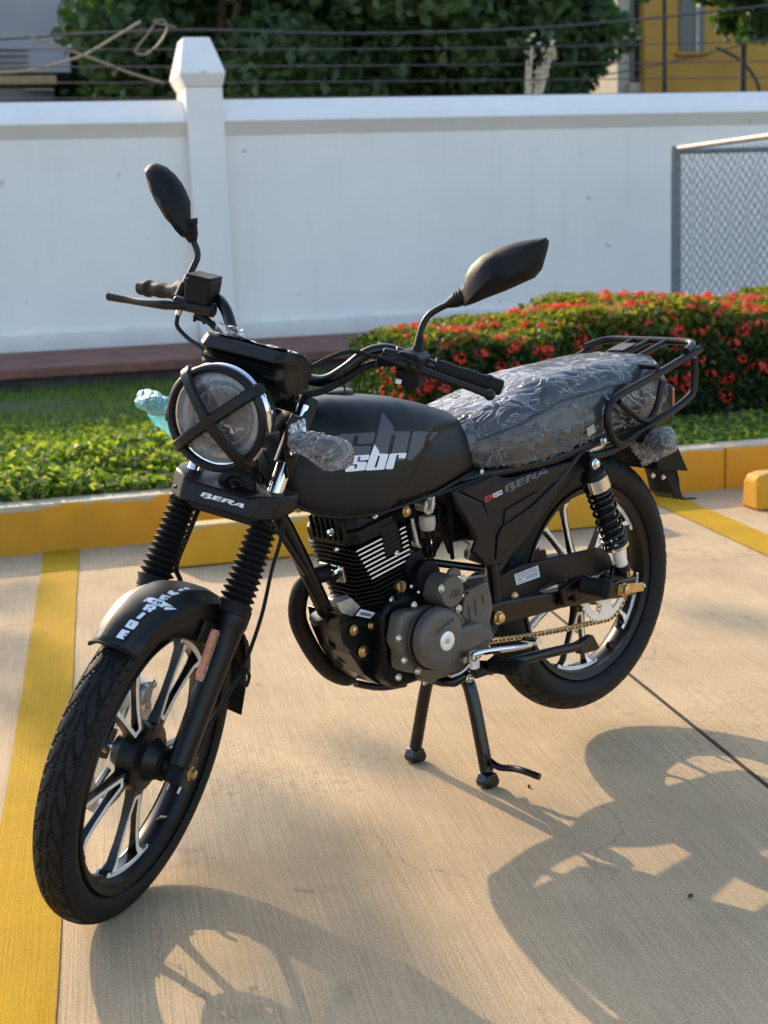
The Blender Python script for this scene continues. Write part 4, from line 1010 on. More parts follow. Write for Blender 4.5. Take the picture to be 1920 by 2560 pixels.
# ---------------------------------------------------------------- handlebar
bl = [(.24, 0, .925), (.24, .03, .925), (.25, .08, .933), (.243, .115, .962), (.228, .145, .997), (.212, .178, 1.010), (.20, .215, 1.004), (.188, .245, .997), (.134, .372, .975)]
br_ = [(x, -y, z+.02*min(1, y/.2)) for x, y, z in bl]
bar = P('handlebar', MB().tube(br_[::-1]+bl[1:], .0112, 18, 5), 'gloss', st=True, sm=60)
for sy in (1, -1): P('bar_clamp', MB().box((.24, sy*.03, .918), (.04, .022, .046)), 'satin', st=True, bevel=.005)
def onbar(t, sy):   # t along the grip from the inner end
    a, b = (Vector(bl[7]), Vector(bl[8])) if sy > 0 else (Vector(br_[7]), Vector(br_[8])); return a.lerp(b, t)
for sy in (1, -1):
    a, b = onbar(.14, sy), onbar(1.0, sy); d = (b-a).normalized(); L = (b-a).length
    prof = [(0, .0170), (.004, .0172), (.006, .0140)]
    for k in range(30): prof += [(.008+(L-.03)*k/30, .0142+.0007*(k % 2)+.0008*math.sin(k*.4))]
    prof += [(L-.020, .0155), (L-.016, .0172), (L-.010, .0172), (L-.008, .0150), (L+.012, .0150), (L+.014, .013)]
    P('grip', MB().lathe(a, d, prof, 24), 'rubber', st=True, sm=40)
# left side: clutch perch, lever, switch gear
pch = MB(); p0 = Vector((.215, .215, 1.006))
pch.tube([(.238, .180, 1.010), (.232, .215, 1.006), (.232, .25, 1.003)], [.009, .014, .012], 10, 2)
pch.lathe((.218, .195, 1.004), Vector((-.46, .88, -.13)), [(0, .018), (.05, .018)], 20)
P('clutch_perch', pch, 'satin', st=True, bevel=.002)
def lever(pts, r, name):
    P(name, MB().tube(pts, r, 12, 4), 'satin', st=True, sm=60)
l0 = Vector((.240, .168, .998))
lever([(.243, .175, 1.000), (.247, .215, 1.000), (.232, .255, .993), (.215, .30, .984), (.192, .350, .973), (.184, .372, .968)], [.006, .009, .0075, .0065, .0065, .007], 'clutch_lever')
P('lever_ball', MB().ball((.182, .378, .967), .0105), 'satin', st=True, sm=60)
sw = MB().loft([[Vector((x, y, z)) for x, z in ((.245, zt), (.185, zt), (.185, zb), (.235, zb))] for y, zt, zb in ((.208, 1.016, .972), (.214, 1.020, .958), (.245, 1.020, .950), (.256, 1.014, .962))])
swo = P('switch_housing', sw, 'plastic', st=True, bevel=.004)
MT['whitep'] = mat('white_switch_print', (.7, .7, .66), .5)
P('switch_button', MB().box((.247, .222, .966), (.008, .010, .008)), 'whitep', swo, True, bevel=.001)
P('switch_button', MB().box((.247, .222, .984), (.008, .012, .006)), 'dark', swo, True, bevel=.001)
P('horn_button', MB().box((.247, .236, 1.0), (.008, .008, .008)), 'dark', swo, True, bevel=.001)
P('choke_lever', MB().tube([(.235, .175, .998), (.247, .172, .982)], [.004, .003], 8), 'satin', st=True)
# right side: brake master cylinder, lever, throttle
mc = MB().loft([[Vector((x, y, z)) for x, z in ((.255, z1), (.200, z1), (.205, z0), (.250, z0))] for y, z0, z1 in ((-.226, 1.018, 1.058), (-.222, 1.016, 1.062), (-.180, 1.016, 1.066), (-.174, 1.018, 1.062))])
mco = P('brake_fluid_reservoir', mc, 'plastic', st=True, bevel=.004)
P('reservoir_cap', MB().box((.2275, -.200, 1.066), (.054, .052, .006)), 'plastic', mco, True, bevel=.002)
P('master_cylinder', MB().tube([(.238, -.165, 1.008), (.235, -.25, 1.006)], .013, 16), 'satin', st=True, bevel=.002)
lever([(.243, -.225, 1.004), (.252, -.262, 1.000), (.246, -.300, .994), (.228, -.350, .986), (.215, -.405, .980)], [.007, .0095, .0078, .007, .0085], 'brake_lever')
P('throttle_housing', MB().lathe(onbar(-.05, -1), Vector((-.46, -.88, -.1)), [(0, .020), (.004, .024), (.038, .024), (.042, .019)], 20), 'plastic', st=True, bevel=.003)
for i in range(3): P('switch_screw', MB().lathe(Vector((.235, -.205+i*.02, .988)), (0, 0, -1), [(0, .0035), (.010, .003)], 8), 'dark', st=True)
P('brake_hose_joint', MB().tube([(.24, -.235, 1.0), (.243, -.237, .985)], .006, 10), 'steel', st=True)
# cables
cabs = [([(.243, -.237, .985), (.250, -.232, .965), (.262, -.20, .950), (.285, -.15, .940), (.32, -.09, .91), (.36, -.06, .84), (.38, -.05, .78)], .0042, 'brake_hose'),
        ([(.246, .172, .999), (.262, .12, 1.0), (.32, .07, .965), (.345, .03, .93), (.36, .02, .88), (.30, .02, .80)], .0040, 'clutch_cable'),
        ([(.20, .19, .985), (.225, .155, .978), (.25, .12, .945), (.28, .085, .918), (.32, .05, .910), (.37, .0, .89)], .0068, 'wiring_sleeve'),
        ([(.222, -.21, .985), (.24, -.17, .985), (.25, -.125, .955), (.27, -.09, .92), (.32, -.04, .905), (.37, .0, .89)], .0065, 'wiring_sleeve'),
        ([(.225, -.20, 1.0), (.25, -.15, .975), (.31, -.10, .92), (.37, -.03, .88)], .0035, 'throttle_cable')]
for pts, r, nm in cabs: P(nm, MB().tube(pts, r, 10, 5), 'rubber', st=True, sm=60)
P('zip_tie', MB().tube([(.262, .118, .965), (.266, .120, .95), (.258, .128, .925)], .0016, 6), 'dark', st=True)
P('brake_line', MB().tube([(.40, -.062, .70), (.437, -.064, .64), (.47, -.064, .585), (.45, -.06, .54), (.50, -.055, .47), (.62, -.052, .42)], .0048, 10, 5), 'rubber', st=True, sm=60)
P('speedometer_cable', MB().tube([(.40, .06, .76), (.41, .105, .70), (.447, .112, .62), (.47, .115, .54), (.505, .112, .46), (.53, .108, .428), (.60, .085, .34), (.635, .055, .31)], .0036, 10, 5), 'rubber', st=True, sm=60)
P('cable_clip', MB().tube([(.512, .118, .452), (.500, .121, .436), (.506, .121, .418), (.518, .118, .430), (.512, .118, .452)], .0035, 8, 3), 'rubber', st=True)

# ---------------------------------------------------------------- mirrors
def mirror(sy, outline, cx, stem, boot):
    pts = [Vector((0, y, z)) for y, z in outline]; cen = sum(pts, Vector())/len(pts)
    rings = []
    for s, x in ((.94, -.004), (1.0, -.003), (1.0, .004), (.95, .014), (.80, .026), (.50, .037), (.15, .041)):
        rings.append([cen+(p-cen)*s+Vector((cx+x+(p.z-cen.z)*-.12, 0, 0)) for p in pts])
    m = P('mirror', MB().loft(rings), 'plastic', st=True, sm=28)
    P('mirror_glass', MB().prism([cen+(p-cen)*.9+Vector((cx-.0052+(p.z-cen.z)*-.12, 0, 0)) for p in pts], (-.001, 0, 0)), 'mirror', m, True)
    P('mirror_stem', MB().tube(stem, .0062, 14, 5), 'satin', m, True, sm=60)
    a, b = Vector(boot[0]), Vector(boot[1]); d = b-a; L = d.length
    P('mirror_boot', MB().lathe(a, d, [(0, .008), (L*.2, .012), (L*.35, .0145), (L*.4, .0135), (L*.45, .0155), (L*.52, .0145), (L*.58, .0165), (L*.66, .0155), (L*.74, .0185), (L, .021)], 18), 'rubber', m, True, sm=30)
    sb = Vector(stem[0]); sd = (Vector(stem[1])-sb)
    P('mirror_stem_nut', MB().lathe(sb-sd.normalized()*.03, sd, [(0, .0125), (.028, .0115), (.030, .009), (.048, .008)], 14), 'plastic', m, True)
LO = [(.297, 1.113), (.288, 1.137), (.286, 1.165), (.292, 1.186), (.308, 1.208), (.335, 1.228), (.366, 1.245), (.395, 1.256), (.415, 1.262), (.422, 1.257), (.423, 1.243), (.421, 1.207), (.412, 1.190), (.368, 1.158), (.335, 1.137), (.313, 1.122)]
mirror(1, LO, .16, [(.192, .230, 1.025), (.178, .226, 1.055), (.166, .230, 1.078), (.16, .245, 1.095), (.16, .268, 1.112), (.16, .284, 1.126)], ((.16, .262, 1.108), (.16, .306, 1.142)))
RO = [(-.268, 1.128), (-.275, 1.150), (-.280, 1.172), (-.283, 1.186), (-.296, 1.204), (-.308, 1.217), (-.325, 1.230), (-.345, 1.240), (-.366, 1.244), (-.380, 1.240), (-.386, 1.231), (-.378, 1.215), (-.366, 1.196), (-.350, 1.176), (-.333, 1.160), (-.312, 1.140), (-.295, 1.130), (-.280, 1.118)]
mirror(-1, RO, .16, [(.19, -.255, 1.035), (.175, -.254, 1.060), (.164, -.251, 1.083), (.16, -.255, 1.098), (.16, -.264, 1.112), (.16, -.272, 1.124)], ((.16, -.266, 1.112), (.16, -.284, 1.150)))

# ---------------------------------------------------------------- wrapped turn signals
def signal(base, tip, up, st, mat_name, lab=None, flap=None, fat=1.0):
    base, tip = Vector(base), Vector(tip); d = tip-base; L = d.length; dn = d.normalized(); upv = Vector(up); upv = (upv-dn*upv.dot(dn)).normalized(); sd = dn.cross(upv)
    body = MB(); rings = []
    for t, a_, b_ in ((0, .010, .010), (.2, .013, .012), (.4, .022, .019), (.7, .025, .021), (.9, .018, .014), (1, .006, .005)):
        rings.append([base+d*t+upv*math.cos(k*math.pi/7)*a_*fat+sd*math.sin(k*math.pi/7)*b_*fat for k in range(14)])
    s = P('turn_signal', body.loft(rings), 'plastic', st=st, sm=60)
    wr = MB(); rings = []
    rw = random.Random(int(abs(base.x*1000))+3)
    for i in range(19):
        t = -.12+1.30*i/18; env = lerp1(t, [(-.12, .013), (.1, .021), (.3, .026), (.7, .034), (.95, .030), (1.1, .024), (1.18, .012)])
        ring = []; env *= fat
        for k in range(22):
            a_ = 2*math.pi*k/22; rr_ = env*(1+.07*rw.uniform(-1, 1)+.12*math.sin(3*a_+i*.5))
            ring.append(base+d*t+upv*math.cos(a_)*rr_*1.05+sd*math.sin(a_)*rr_*.9)
        rings.append(ring)
    wm = MB().loft(rings, True)
    if flap:
        g = 10; o = len(wm.v); A_, B_, C_, D_ = [Vector(q) for q in flap]
        vs = [(A_.lerp(B_, i/g)).lerp(D_.lerp(C_, i/g), j/g)+Vector((rw.uniform(-1, 1), rw.uniform(-1, 1), rw.uniform(-1, 1)))*.0035 for i in range(g+1) for j in range(g+1)]
        wm.add(vs, [(i*(g+1)+j, i*(g+1)+j+1, (i+1)*(g+1)+j+1, (i+1)*(g+1)+j) for i in range(g) for j in range(g)])
    P('bubble_wrap', wm, mat_name, s, st, sm=50)
    return s
b1 = at('B', 95, 1290, 'y', .145, True); t1 = at('B', 375, 1375, 'y', .235, True)
signal(b1, t1, (0, 0, 1), True, 'bubble', fat=.85, flap=[at('B', 140, 1150, 'y', .13, True), at('B', 160, 1290, 'y', .15, True), at('B', 60, 1370, 'y', .14, True), at('B', 55, 1200, 'y', .12, True)])
P('signal_stalk', MB().tube([at('B', 60, 1370, 'y', .10, True), at('B', 95, 1290, 'y', .145, True)], .008, 10), 'plastic', st=True)
b2 = at('A', 495, 1610, 'y', -.12, True); t2 = at('A', 300, 1560, 'y', -.20, True)
signal(b2, t2, (0, 0, 1), True, 'bubble_blue', fat=.62, flap=[at('A', 272, 1540, 'y', -.205, True), at('A', 500, 1545, 'y', -.12, True), at('A', 512, 1835, 'y', -.125, True), at('A', 345, 1690, 'y', -.18, True)])
P('signal_stalk', MB().tube([(.40, -.09, .86), b2], .008, 10), 'plastic', st=True)

# ---------------------------------------------------------------- fuel tank
TOP = [(-.205, .765), (-.19, .790), (-.147, .815), (-.076, .838), (0, .858), (.095, .870), (.17, .877), (.215, .873), (.255, .858), (.285, .835), (.305, .80), (.318, .765)]
BOT = [(-.205, .690), (-.15, .684), (-.037, .664), (.1, .651), (.19, .654), (.24, .664), (.275, .683), (.298, .705), (.312, .735), (.318, .755)]
WID = [(-.205, .098), (-.17, .112), (-.12, .126), (-.05, .138), (.05, .145), (.13, .145), (.20, .136), (.25, .120), (.285, .095), (.305, .07), (.318, .02)]
tk = MB(); rows = []
for x in np.linspace(-.205, .318, 64):
    zt, zb, w = lerp1(x, TOP), lerp1(x, BOT), lerp1(x, WID); h = zt-zb; half = []
    for k in range(25):
        t = k/24
        # from the seam up the flank, over the shoulder to the ridge
        if t < .08: yy, zz = w*(.90+.07*t/.08), zb+h*.0+h*.02*t/.08
        else:
            q = (t-.08)/.92; a_ = q*math.pi/2
            yy = w*(math.cos(a_)**.50 if q < 1 else 0); zz = zb+h*(.06+.94*math.sin(a_)**1.02)
            yy *= .97+.03*math.sin(min(1, q*2.2)*math.pi/2)
        half.append((yy, zz))
    # knee recess behind a diagonal crease
    hh = []
    for yy, zz in half:
        d = ((-.045-x)*.80+(.775-zz)*.10+(zz-.775)*-.42)      # grows towards the lower rear
        line = (x-(-.135))*.66-(zz-.79)*.75
        rec = smooth(0, .012, -( (x-.05)*.62+(.70-zz)*-.62 ) - .0) * smooth(0.0, .02, (.800-zz)-(max(0, x+.06))*.3)
        hh.append((yy-.010*rec*min(1, yy/.06), zz))
    rows.append([Vector((x, -yy, zz)) for yy, zz in hh]+[Vector((x, yy, zz)) for yy, zz in hh[::-1][1:]])
tk.loft(rows, True, True)
tank = P('fuel_tank', tk, 'paint', sm=50)
# seam flange along the lower edge
for sy in (1, -1):
    P('tank_seam', MB().tube([Vector((x, sy*lerp1(x, WID)*.90, lerp1(x, BOT)-.001)) for x in np.linspace(-.20, .312, 30)], .0038, 8), 'paint', tank, sm=60)
P('tank_bolt', MB().bolt(at('D', 170, 243, 'y', .06), (0, 1, 0), .005, .004), 'gold')
P('tank_cap', MB().lathe((.10, 0, .866), (0, 0, 1), [(0, .036), (.010, .035), (.013, .03), (.013, 0)], 32), 'satin')

# ---------------------------------------------------------------- seat with its plastic cover
STOP = [(-.140, .778), (-.17, .790), (-.22, .805), (-.30, .822), (-.36, .838), (-.41, .852), (-.46, .858), (-.55, .864), (-.66, .870), (-.76, .872), (-.81, .864), (-.845, .842), (-.868, .81)]
SBOT = [(-.140, .735), (-.165, .712), (-.20, .697), (-.28, .690), (-.36, .692), (-.42, .700), (-.50, .712), (-.60, .722), (-.72, .733), (-.80, .742), (-.868, .76)]
SWID = [(-.140, .055), (-.17, .088), (-.20, .114), (-.235, .128), (-.30, .135), (-.42, .135), (-.55, .132), (-.70, .125), (-.80, .112), (-.845, .09), (-.868, .05)]
def seat_rows(off, jig=0, nx=60, nk=20, seed=3):
    g = random.Random(seed); rows = []
    import mathutils.noise as mn
    for x in np.linspace(-.142, -.866, nx):
        zt, zb, w = lerp1(x, STOP)+off, lerp1(x, SBOT)-off, lerp1(x, SWID)+off; h = zt-zb; half = []
        for k in range(nk+1):
            t = k/nk; a_ = t*math.pi/2
            yy = w*(math.cos(a_)**.42); zz = zb+h*(math.sin(a_)**.75 if t > 0 else 0)
            if t < .12: yy = w*(.93+.07*t/.12)
            half.append((yy, zz))
        ring = [Vector((x, -yy, zz)) for yy, zz in half]+[Vector((x, yy, zz)) for yy, zz in half[::-1][1:]]
        if jig:
            r2 = []
            for p in ring:
                q = Vector((p.x*10, p.y*16, p.z*12)); n1_ = mn.noise(q); n2_ = 1-abs(mn.noise(q*1.9+Vector((3, 1, 7))))*2
                n3_ = 1-abs(mn.noise(Vector((p.x*22+p.y*14, p.y*26, p.z*34))))*2.4
                nrm = Vector((0, p.y, (p.z-(zb+h*.4))*1.0)).normalized()
                hem = random.Random(int(x*4000)+9).uniform(-.004, .006) if abs(p.z-zb) < .012 else 0
                r2.append(p+nrm*(jig*(.8*n1_+.8*n2_+.75*n3_))+Vector((0, 0, hem)))
            ring = r2
        rows.append(ring)
    return rows
seat = P('seat', MB().loft(seat_rows(0)), 'vinyl', sm=50)
P('seat_plastic_cover', MB().loft(seat_rows(.004, .0022, 190, 44)), 'wrap', seat, sm=60)
# piped seam at the side of the seat
P('seat_seam', MB().tube([Vector((x, lerp1(x, SWID)*.985+.002, lerp1(x, STOP)-.045)) for x in np.linspace(-.18, -.84, 30)], .0022, 6), 'vinyl', seat)
tg = [at('C', 888, 625, 'y', .139), at('C', 930, 600, 'y', .139), at('C', 938, 645, 'y', .139), at('C', 898, 672, 'y', .139)]
MT['tagm'] = mat('paper_tag', (.33, .32, .26), .6, var=.2, vscale=80)
P('seat_tag', MB().prism(tg, (0, .0015, 0)), 'tagm', seat, sm=0)

# ---------------------------------------------------------------- frame
P('downtube', MB().tube([(.295, 0, .70), (.24, .0, .625), (.142, .0, .42), (.125, 0, .38)], .0165, 20, 3), 'gloss', sm=60)
P('head_gusset', MB().prism([(.300, .012, .72), (.18, .012, .655), (.19, .012, .69), (.26, .012, .76)], (0, -.024, 0)), 'gloss', bevel=.002)
P('frame_brace', MB().tube([at('J', 1260, 1120, 'y', .03), at('J', 1600, 1640, 'y', .03)], .0065, 10), 'gloss', sm=60)
for sy in (1, -1):
    P('frame_rail', MB().tube([(-.02, sy*.055, .66), (-.18, sy*.10, .675), (-.40, sy*.118, .683), (-.60, sy*.112, .712), (-.84, sy*.09, .748)], .0125, 12, 4), 'satin', sm=60)
    P('frame_tube', MB().tube([(-.16, sy*.085, .67), (-.215, sy*.10, .52), (-.225, sy*.105, .37), (-.16, sy*.10, .29)], .013, 12, 4), 'satin', sm=60)
    P('frame_tube', MB().tube([(-.23, sy*.10, .46), (-.34, sy*.115, .57), (-.50, sy*.118, .69)], .011, 12), 'satin', sm=60)
P('backbone', MB().tube([(.26, 0, .76), (.05, 0, .72), (-.15, 0, .70)], .022, 14), 'satin', sm=60)
P('cross_tube', MB().tube([(-.10, .03, .50), (-.205, .098, .475)], .0085, 10), 'gloss', sm=60)
# engine cradle plate under the downtube, folded U section with lightening holes
cr = MB()
def cpl(y): return [(.158, y, .446), (.110, y, .438), (.090, y, .40), (.050, y, .345), (.030, y, .285), (.060, y, .276), (.098, y, .306), (.132, y, .358), (.152, y, .405)]
a_ = cpl(.048); b_ = cpl(-.048)
cr.prism(a_, (0, -.003, 0)); cr.prism(b_, (0, .003, 0))
front = [a_[0]]+a_[:4:-1]; frb = [b_[0]]+b_[:4:-1]
for i in range(len(front)-1):
    p, q, r_, s_ = Vector(front[i]), Vector(front[i+1]), Vector(frb[i+1]), Vector(frb[i]); cr.prism([p, q, r_, s_], (-.003, 0, .001))
crd = P('engine_cradle', cr, 'gloss', bevel=.002)
for (px_, py_, kx, r_) in ((375, 1130, .187, .0085), (445, 1235, .163, .0085)):
    q = at('D', px_, py_, 'y', -.012); P('cradle_hole', MB().lathe(q+Vector((.004, 0, 0)), (.86, .1, -.4), [(0, .0), (.002, .012), (.0025, .012), (.001, .0)], 20), 'dark', crd)
for px_, py_, r_ in ((528, 1025, .0085), (643, 995, .0075), (588, 1162, .0095), (725, 1250, .0075)):
    P('bolt', MB().bolt(at('D', px_, py_, 'y', .056), (0, 1, 0), r_, .007), 'gold')
P('engine_bracket', MB().prism([at('D', a, b, 'y', .052) for a, b in ((440, 985), (560, 950), (690, 975), (700, 1110), (690, 1230), (560, 1215), (470, 1120))], (0, -.008, 0)), 'satin', bevel=.002)
P('bolt_washer_ring', MB().lathe(at('D', 315, 940, 'y', .0), (.4, .0, .9), [(-.006, .022), (.006, .022)], 24), 'gloss', sm=40)

# ---------------------------------------------------------------- engine
TL = .20; EA = Vector((math.sin(TL), 0, math.cos(TL))); EX = Vector((math.cos(TL), 0, -math.sin(TL))); EB = Vector((.032, 0, .432))
def ep(x, y, z): return EB+EX*x+Vector((0, y, 0))+EA*z
core_ = MB().lathe(ep(0, 0, -.02), EA, [(0, .052), (.20, .052)], 24)
cyl = P('engine_cylinder', core_, 'engine')
cyl_ = cyl
def fin(z, hx, hy, th, xc, name='cooling_fin'):
    """fin outline: the front corners are cut back more and more towards the base"""
    cy_ = (hx-xc)*.85; c = .010
    pts = [(-hx, -hy+c), (-hx+c, -hy), (xc-.012, -hy), (hx, -hy+cy_+.02), (hx, hy-cy_), (xc, hy), (-hx+c, hy), (-hx, hy-c)]
    return P(name, MB().prism([ep(x, y, z) for x, y in pts], EA*th), 'engine', cyl_, sm=0)
P('fin_spacer', MB().prism([ep(x, y, .01) for x, y in ((-.060, -.055), (.030, -.055), (.055, -.02), (.055, .02), (.030, .060), (-.060, .060))], EA*.155), 'dark', cyl_)
for k in range(14):
    z = .030+.0096*k; xc = .0286+.0034*k; hx = .074; fin(z, hx, .080, .0028, xc)
    if k >= 6:   # machined bright edges on the left side, broken round the stud boss on the upper five
        y = .0802; segs = [(-hx+.010, xc)] if k < 9 else [(-hx+.010, -.046), (.002, xc)]
        for a, b in segs:
            P('machined_fin_edge', MB().prism([ep(a, y, z+.0001), ep(b, y, z+.0001), ep(b-.0025, y, z+.0031), ep(a+.0025, y, z+.0031)], (0, .0008, 0)), 'alu', cyl_, sm=0)
P('cam_chain_tunnel', MB().prism([ep(-.046, .055, .112), ep(.000, .055, .112), ep(.000, .055, .178), ep(-.046, .055, .178)], (0, .0235, 0)), 'engine', cyl_, bevel=.003)
for x, z in ((-.028, .112),): P('bolt', MB().bolt(ep(x, .079, z), (0, 1, 0), .0048, .004), 'steel', cyl_)
P('slotted_plug', MB().lathe(at('D', 840, 742, 'y', .088), (0, 1, 0), [(-.012, .0125), (.0, .0125), (.0015, .0115), (.0015, .002)], 28), 'gold', cyl_)
P('plug_slot', MB().box(at('D', 840, 742, 'y', .0905), (.003, .001, .018)), 'ink', cyl_)
for px_, py_ in ((905, 740), (952, 777), (772, 828)): P('bolt', MB().bolt(at('D', px_, py_, 'y', .086), (0, 1, 0), .0048, .004), 'steel', cyl_)
# head cover
hcm = MB()
def hrow(z, x0, x1, w, c=.02): return [ep(x, y, z) for x, y in ((x0, -w+c), (x0+c, -w), (x1-c, -w), (x1, -w+c), (x1, w-c), (x1-c, w), (x0+c, w), (x0, w-c))]
hcm.loft([hrow(.162, -.060, .074, .076), hrow(.190, -.060, .076, .077), hrow(.194, -.052, .072, .070), hrow(.226, -.048, .064, .064), hrow(.242, -.034, .05, .05, .018)])
hc_ = P('cylinder_head_cover', hcm, 'engine', bevel=.004)
for i in range(7): P('head_cover_rib', MB().prism([ep(.055+.004*i-.02*0, .078-.0*i, .19), ep(.060+.004*i, .078, .19), ep(.060+.004*i, .060, .226), ep(.055+.004*i, .060, .226)], (0, -.006, 0)) if False else MB().box(ep(.0755, .060-.016*i, .196), (.008, .004, .046), Matrix.Rotation(TL, 3, 'Y')), 'engine', hc_, bevel=.001)
P('head_cover_step', MB().prism([ep(-.055, .0, .235), ep(.03, .0, .235), ep(.03, .0, .262), ep(-.045, .0, .262)], (0, .055, 0)), 'engine', hc_, bevel=.004)
for i in range(3): P('head_cover_rib', MB().box(ep(-.025+.013*i, .068, .222), (.003, .010, .045), Matrix.Rotation(TL, 3, 'Y')), 'engine', hc_, bevel=.001)
P('bolt', MB().bolt(ep(.004, .073, .206), (0, 1, .2), .0055, .006), 'steel', hc_)
P('bolt', MB().bolt(ep(.086, .035, .196), (.9, 0, .3), .0055, .008), 'steel', hc_)
P('bolt', MB().bolt(ep(.093, .050, .165), (1, 0, 0), .004, .006), 'steel', hc_)
# intake and carburettor
P('intake', MB().tube([ep(-.07, .0, .165), (-.06, 0, .60), (-.10, 0, .60)], .022, 16), 'rubber')
cb = MB().lathe((-.085, .0, .575), (0, 0, 1), [(-.055, .018), (-.05, .022), (-.01, .024), (0, .030), (.045, .030), (.05, .022), (.065, .020)], 24); cb.tube([(-.06, 0, .60), (-.16, 0, .60)], .026, 16)
P('carburettor', cb, 'dark', bevel=.001)
P('idle_screw', MB().lathe((-.068, .03, .545), (0, 1, 0), [(0, .007), (.02, .007)], 12), 'steel')
P('air_box', MB().box((-.20, 0, .60), (.12, .13, .13)), 'dark', bevel=.01)
# petcock
pq = at('D', 1012, 225, 'y', .10)
pk = P('fuel_tap', MB().lathe(pq, (0, 1, 0), [(-.03, .010), (-.004, .0125), (.004, .0125), (.006, .010)], 20).add(*(lambda m: (m.v, m.f))(MB().prism([at('D', a, b, 'y', .100) for a, b in ((975, 255), (985, 185), (1040, 175), (1050, 200), (1035, 260), (1000, 280))], (0, .005, 0)))), 'petcock', bevel=.001)
P('tap_lever', MB().box(pq+Vector((0, .012, .008)), (.007, .008, .030), Matrix.Rotation(R(-12), 3, 'Y')), 'petcock', pk, bevel=.002)
P('tap_spout', MB().prism([at('D', a, b, 'y', .10) for a, b in ((978, 150), (1014, 148), (1014, 178), (1002, 180), (1000, 165), (980, 170))], (0, .01, 0)), 'sticker', pk)
P('fuel_bowl', MB().lathe(at('D', 1005, 285, 'y', .100), (0, 0, -1), [(0, .0165), (.016, .017), (.028, .0145), (.031, .006), (.031, 0)], 24), 'cup', pk)
P('fuel_hose', MB().tube([at('D', 1060, 225, 'y', .09), at('D', 1085, 235, 'y', .08), at('D', 1080, 330, 'y', .07), at('D', 1150, 440, 'y', .06), at('D', 1170, 560, 'y', .05)], .0048, 10, 5), 'rubber', sm=60)
for i, (a, b) in enumerate((((1000, 390), (1020, 520)), ((1035, 370), (1050, 540)), ((1060, 330), (1150, 520)), ((905, 330), (925, 450)))):
    P('breather_hose', MB().tube([at('D', *a, 'y', .08), at('D', (a[0]+b[0])/2+8, (a[1]+b[1])/2, 'y', .07), at('D', *b, 'y', .05)], .0042, 8, 4), 'rubber', sm=60)
P('bolt', MB().bolt(at('D', 870, 255, 'y', .075), (0, 1, 0), .0085, .008), 'gold')
P('clutch_spring', MB().box(at('D', 925, 390, 'y', .085), (.008, .006, .06), Matrix.Rotation(R(12), 3, 'Y')), 'petcock', bevel=.002)
# crankcase
def poly(k, pts, y): return [at(k, a, b, 'y', y) for a, b in pts]
cc = MB().prism([(.078, -.09, .30), (.084, -.09, .43), (.06, -.09, .458), (-.04, -.09, .462), (-.15, -.09, .455), (-.205, -.09, .42), (-.205, -.09, .33), (-.14, -.09, .275), (.05, -.09, .272)], (0, .18, 0))
case = P('crankcase', cc, 'engine', bevel=.010, seg=3)
sc_c = Vector((-.004, .0, .380))
# middle gunmetal joint cover, wraps forward of the round stator cover
P('left_crankcase_cover', MB().prism(poly('D', ((755, 905), (800, 885), (880, 872), (960, 855), (1100, 850), (1230, 900), (1290, 1000), (1250, 1200), (1130, 1290), (990, 1330), (870, 1290), (760, 1270), (755, 1150), (722, 1090)), .098), (0, .036, 0)), 'gun', case, bevel=.010, seg=4)
P('cover_shoulder', MB().prism(poly('D', ((935, 935), (1000, 925), (1060, 885), (1180, 885), (1230, 950), (1200, 1200), (1090, 1280), (990, 1245), (940, 1090), (912, 1080)), .134), (0, .013, 0)), 'gun', case, bevel=.008, seg=3)
P('cover_gasket', MB().lathe(sc_c+Vector((.0, .146, 0)), (0, 1, 0), [(.0, .0658), (.0035, .0655), (.0036, .060)], 64), 'dark', case, sm=40)
P('stator_cover', MB().lathe(sc_c+Vector((0, .146, 0)), (0, 1, 0), [(-.01, .0625), (.014, .0620), (.022, .0595), (.026, .054), (.027, .040), (.0275, .0)], 64), 'gun', case, sm=40)
pc_ = at('D', 1135, 1095, 'y', .174)
P('crank_plug', MB().lathe(pc_, (0, 1, 0), [(-.002, .0195), (.0015, .0195), (.0025, .018), (.0025, .009), (.001, .0085), (.001, 0)], 36), 'alu', case)
P('plug_socket', MB().lathe(pc_+Vector((0, .001, 0)), (0, 1, 0), [(0, .0058), (.0012, .0058)], 6), 'petcock', case)
P('oil_filler_cap', MB().lathe((.045, .11, .468), (0, .25, 1), [(0, .014), (.005, .0135), (.006, .011)], 28), 'engine', case)
P('starter_gear_cover', MB().lathe(at('D', 1165, 775, 'y', .150), (0, 1, 0), [(-.05, .034), (-.002, .0335), (.003, .031), (.0035, 0)], 48), 'gun', case, sm=40)
P('starter_motor', MB().tube([(-.035, -.02, .492), (-.035, .105, .492)], .033, 28), 'engine', case, sm=50)
P('starter_motor_cover', MB().prism(poly('D', ((1120, 670), (1135, 630), (1165, 615), (1195, 625), (1205, 670)), .135), (0, .012, 0)), 'gun', case, bevel=.003)
P('solenoid', MB().tube([(-.02, .0, .515), (-.02, .085, .515)], .028, 24), 'dark', case, sm=50)
for a, b in ((1095, 755), (1238, 690), (1208, 885)): P('bolt', MB().bolt(at('D', a, b, 'y', .151), (0, 1, 0), .0062, .005), 'steel', case)
for a, b, yy in ((820, 1075, .137), (855, 1218, .137), (942, 1288, .137), (818, 1330, .12), (918, 862, .13)): P('bolt', MB().bolt(at('D', a, b, 'y', yy), (0, 1, 0), .0056, .005), 'steel', case)
P('oil_drain_boss', MB().lathe(at('D', 985, 1300, 'y', .10), (0, 1, 0), [(-.05, .018), (.025, .017), (.028, .012), (.028, 0)], 24), 'gun', case)
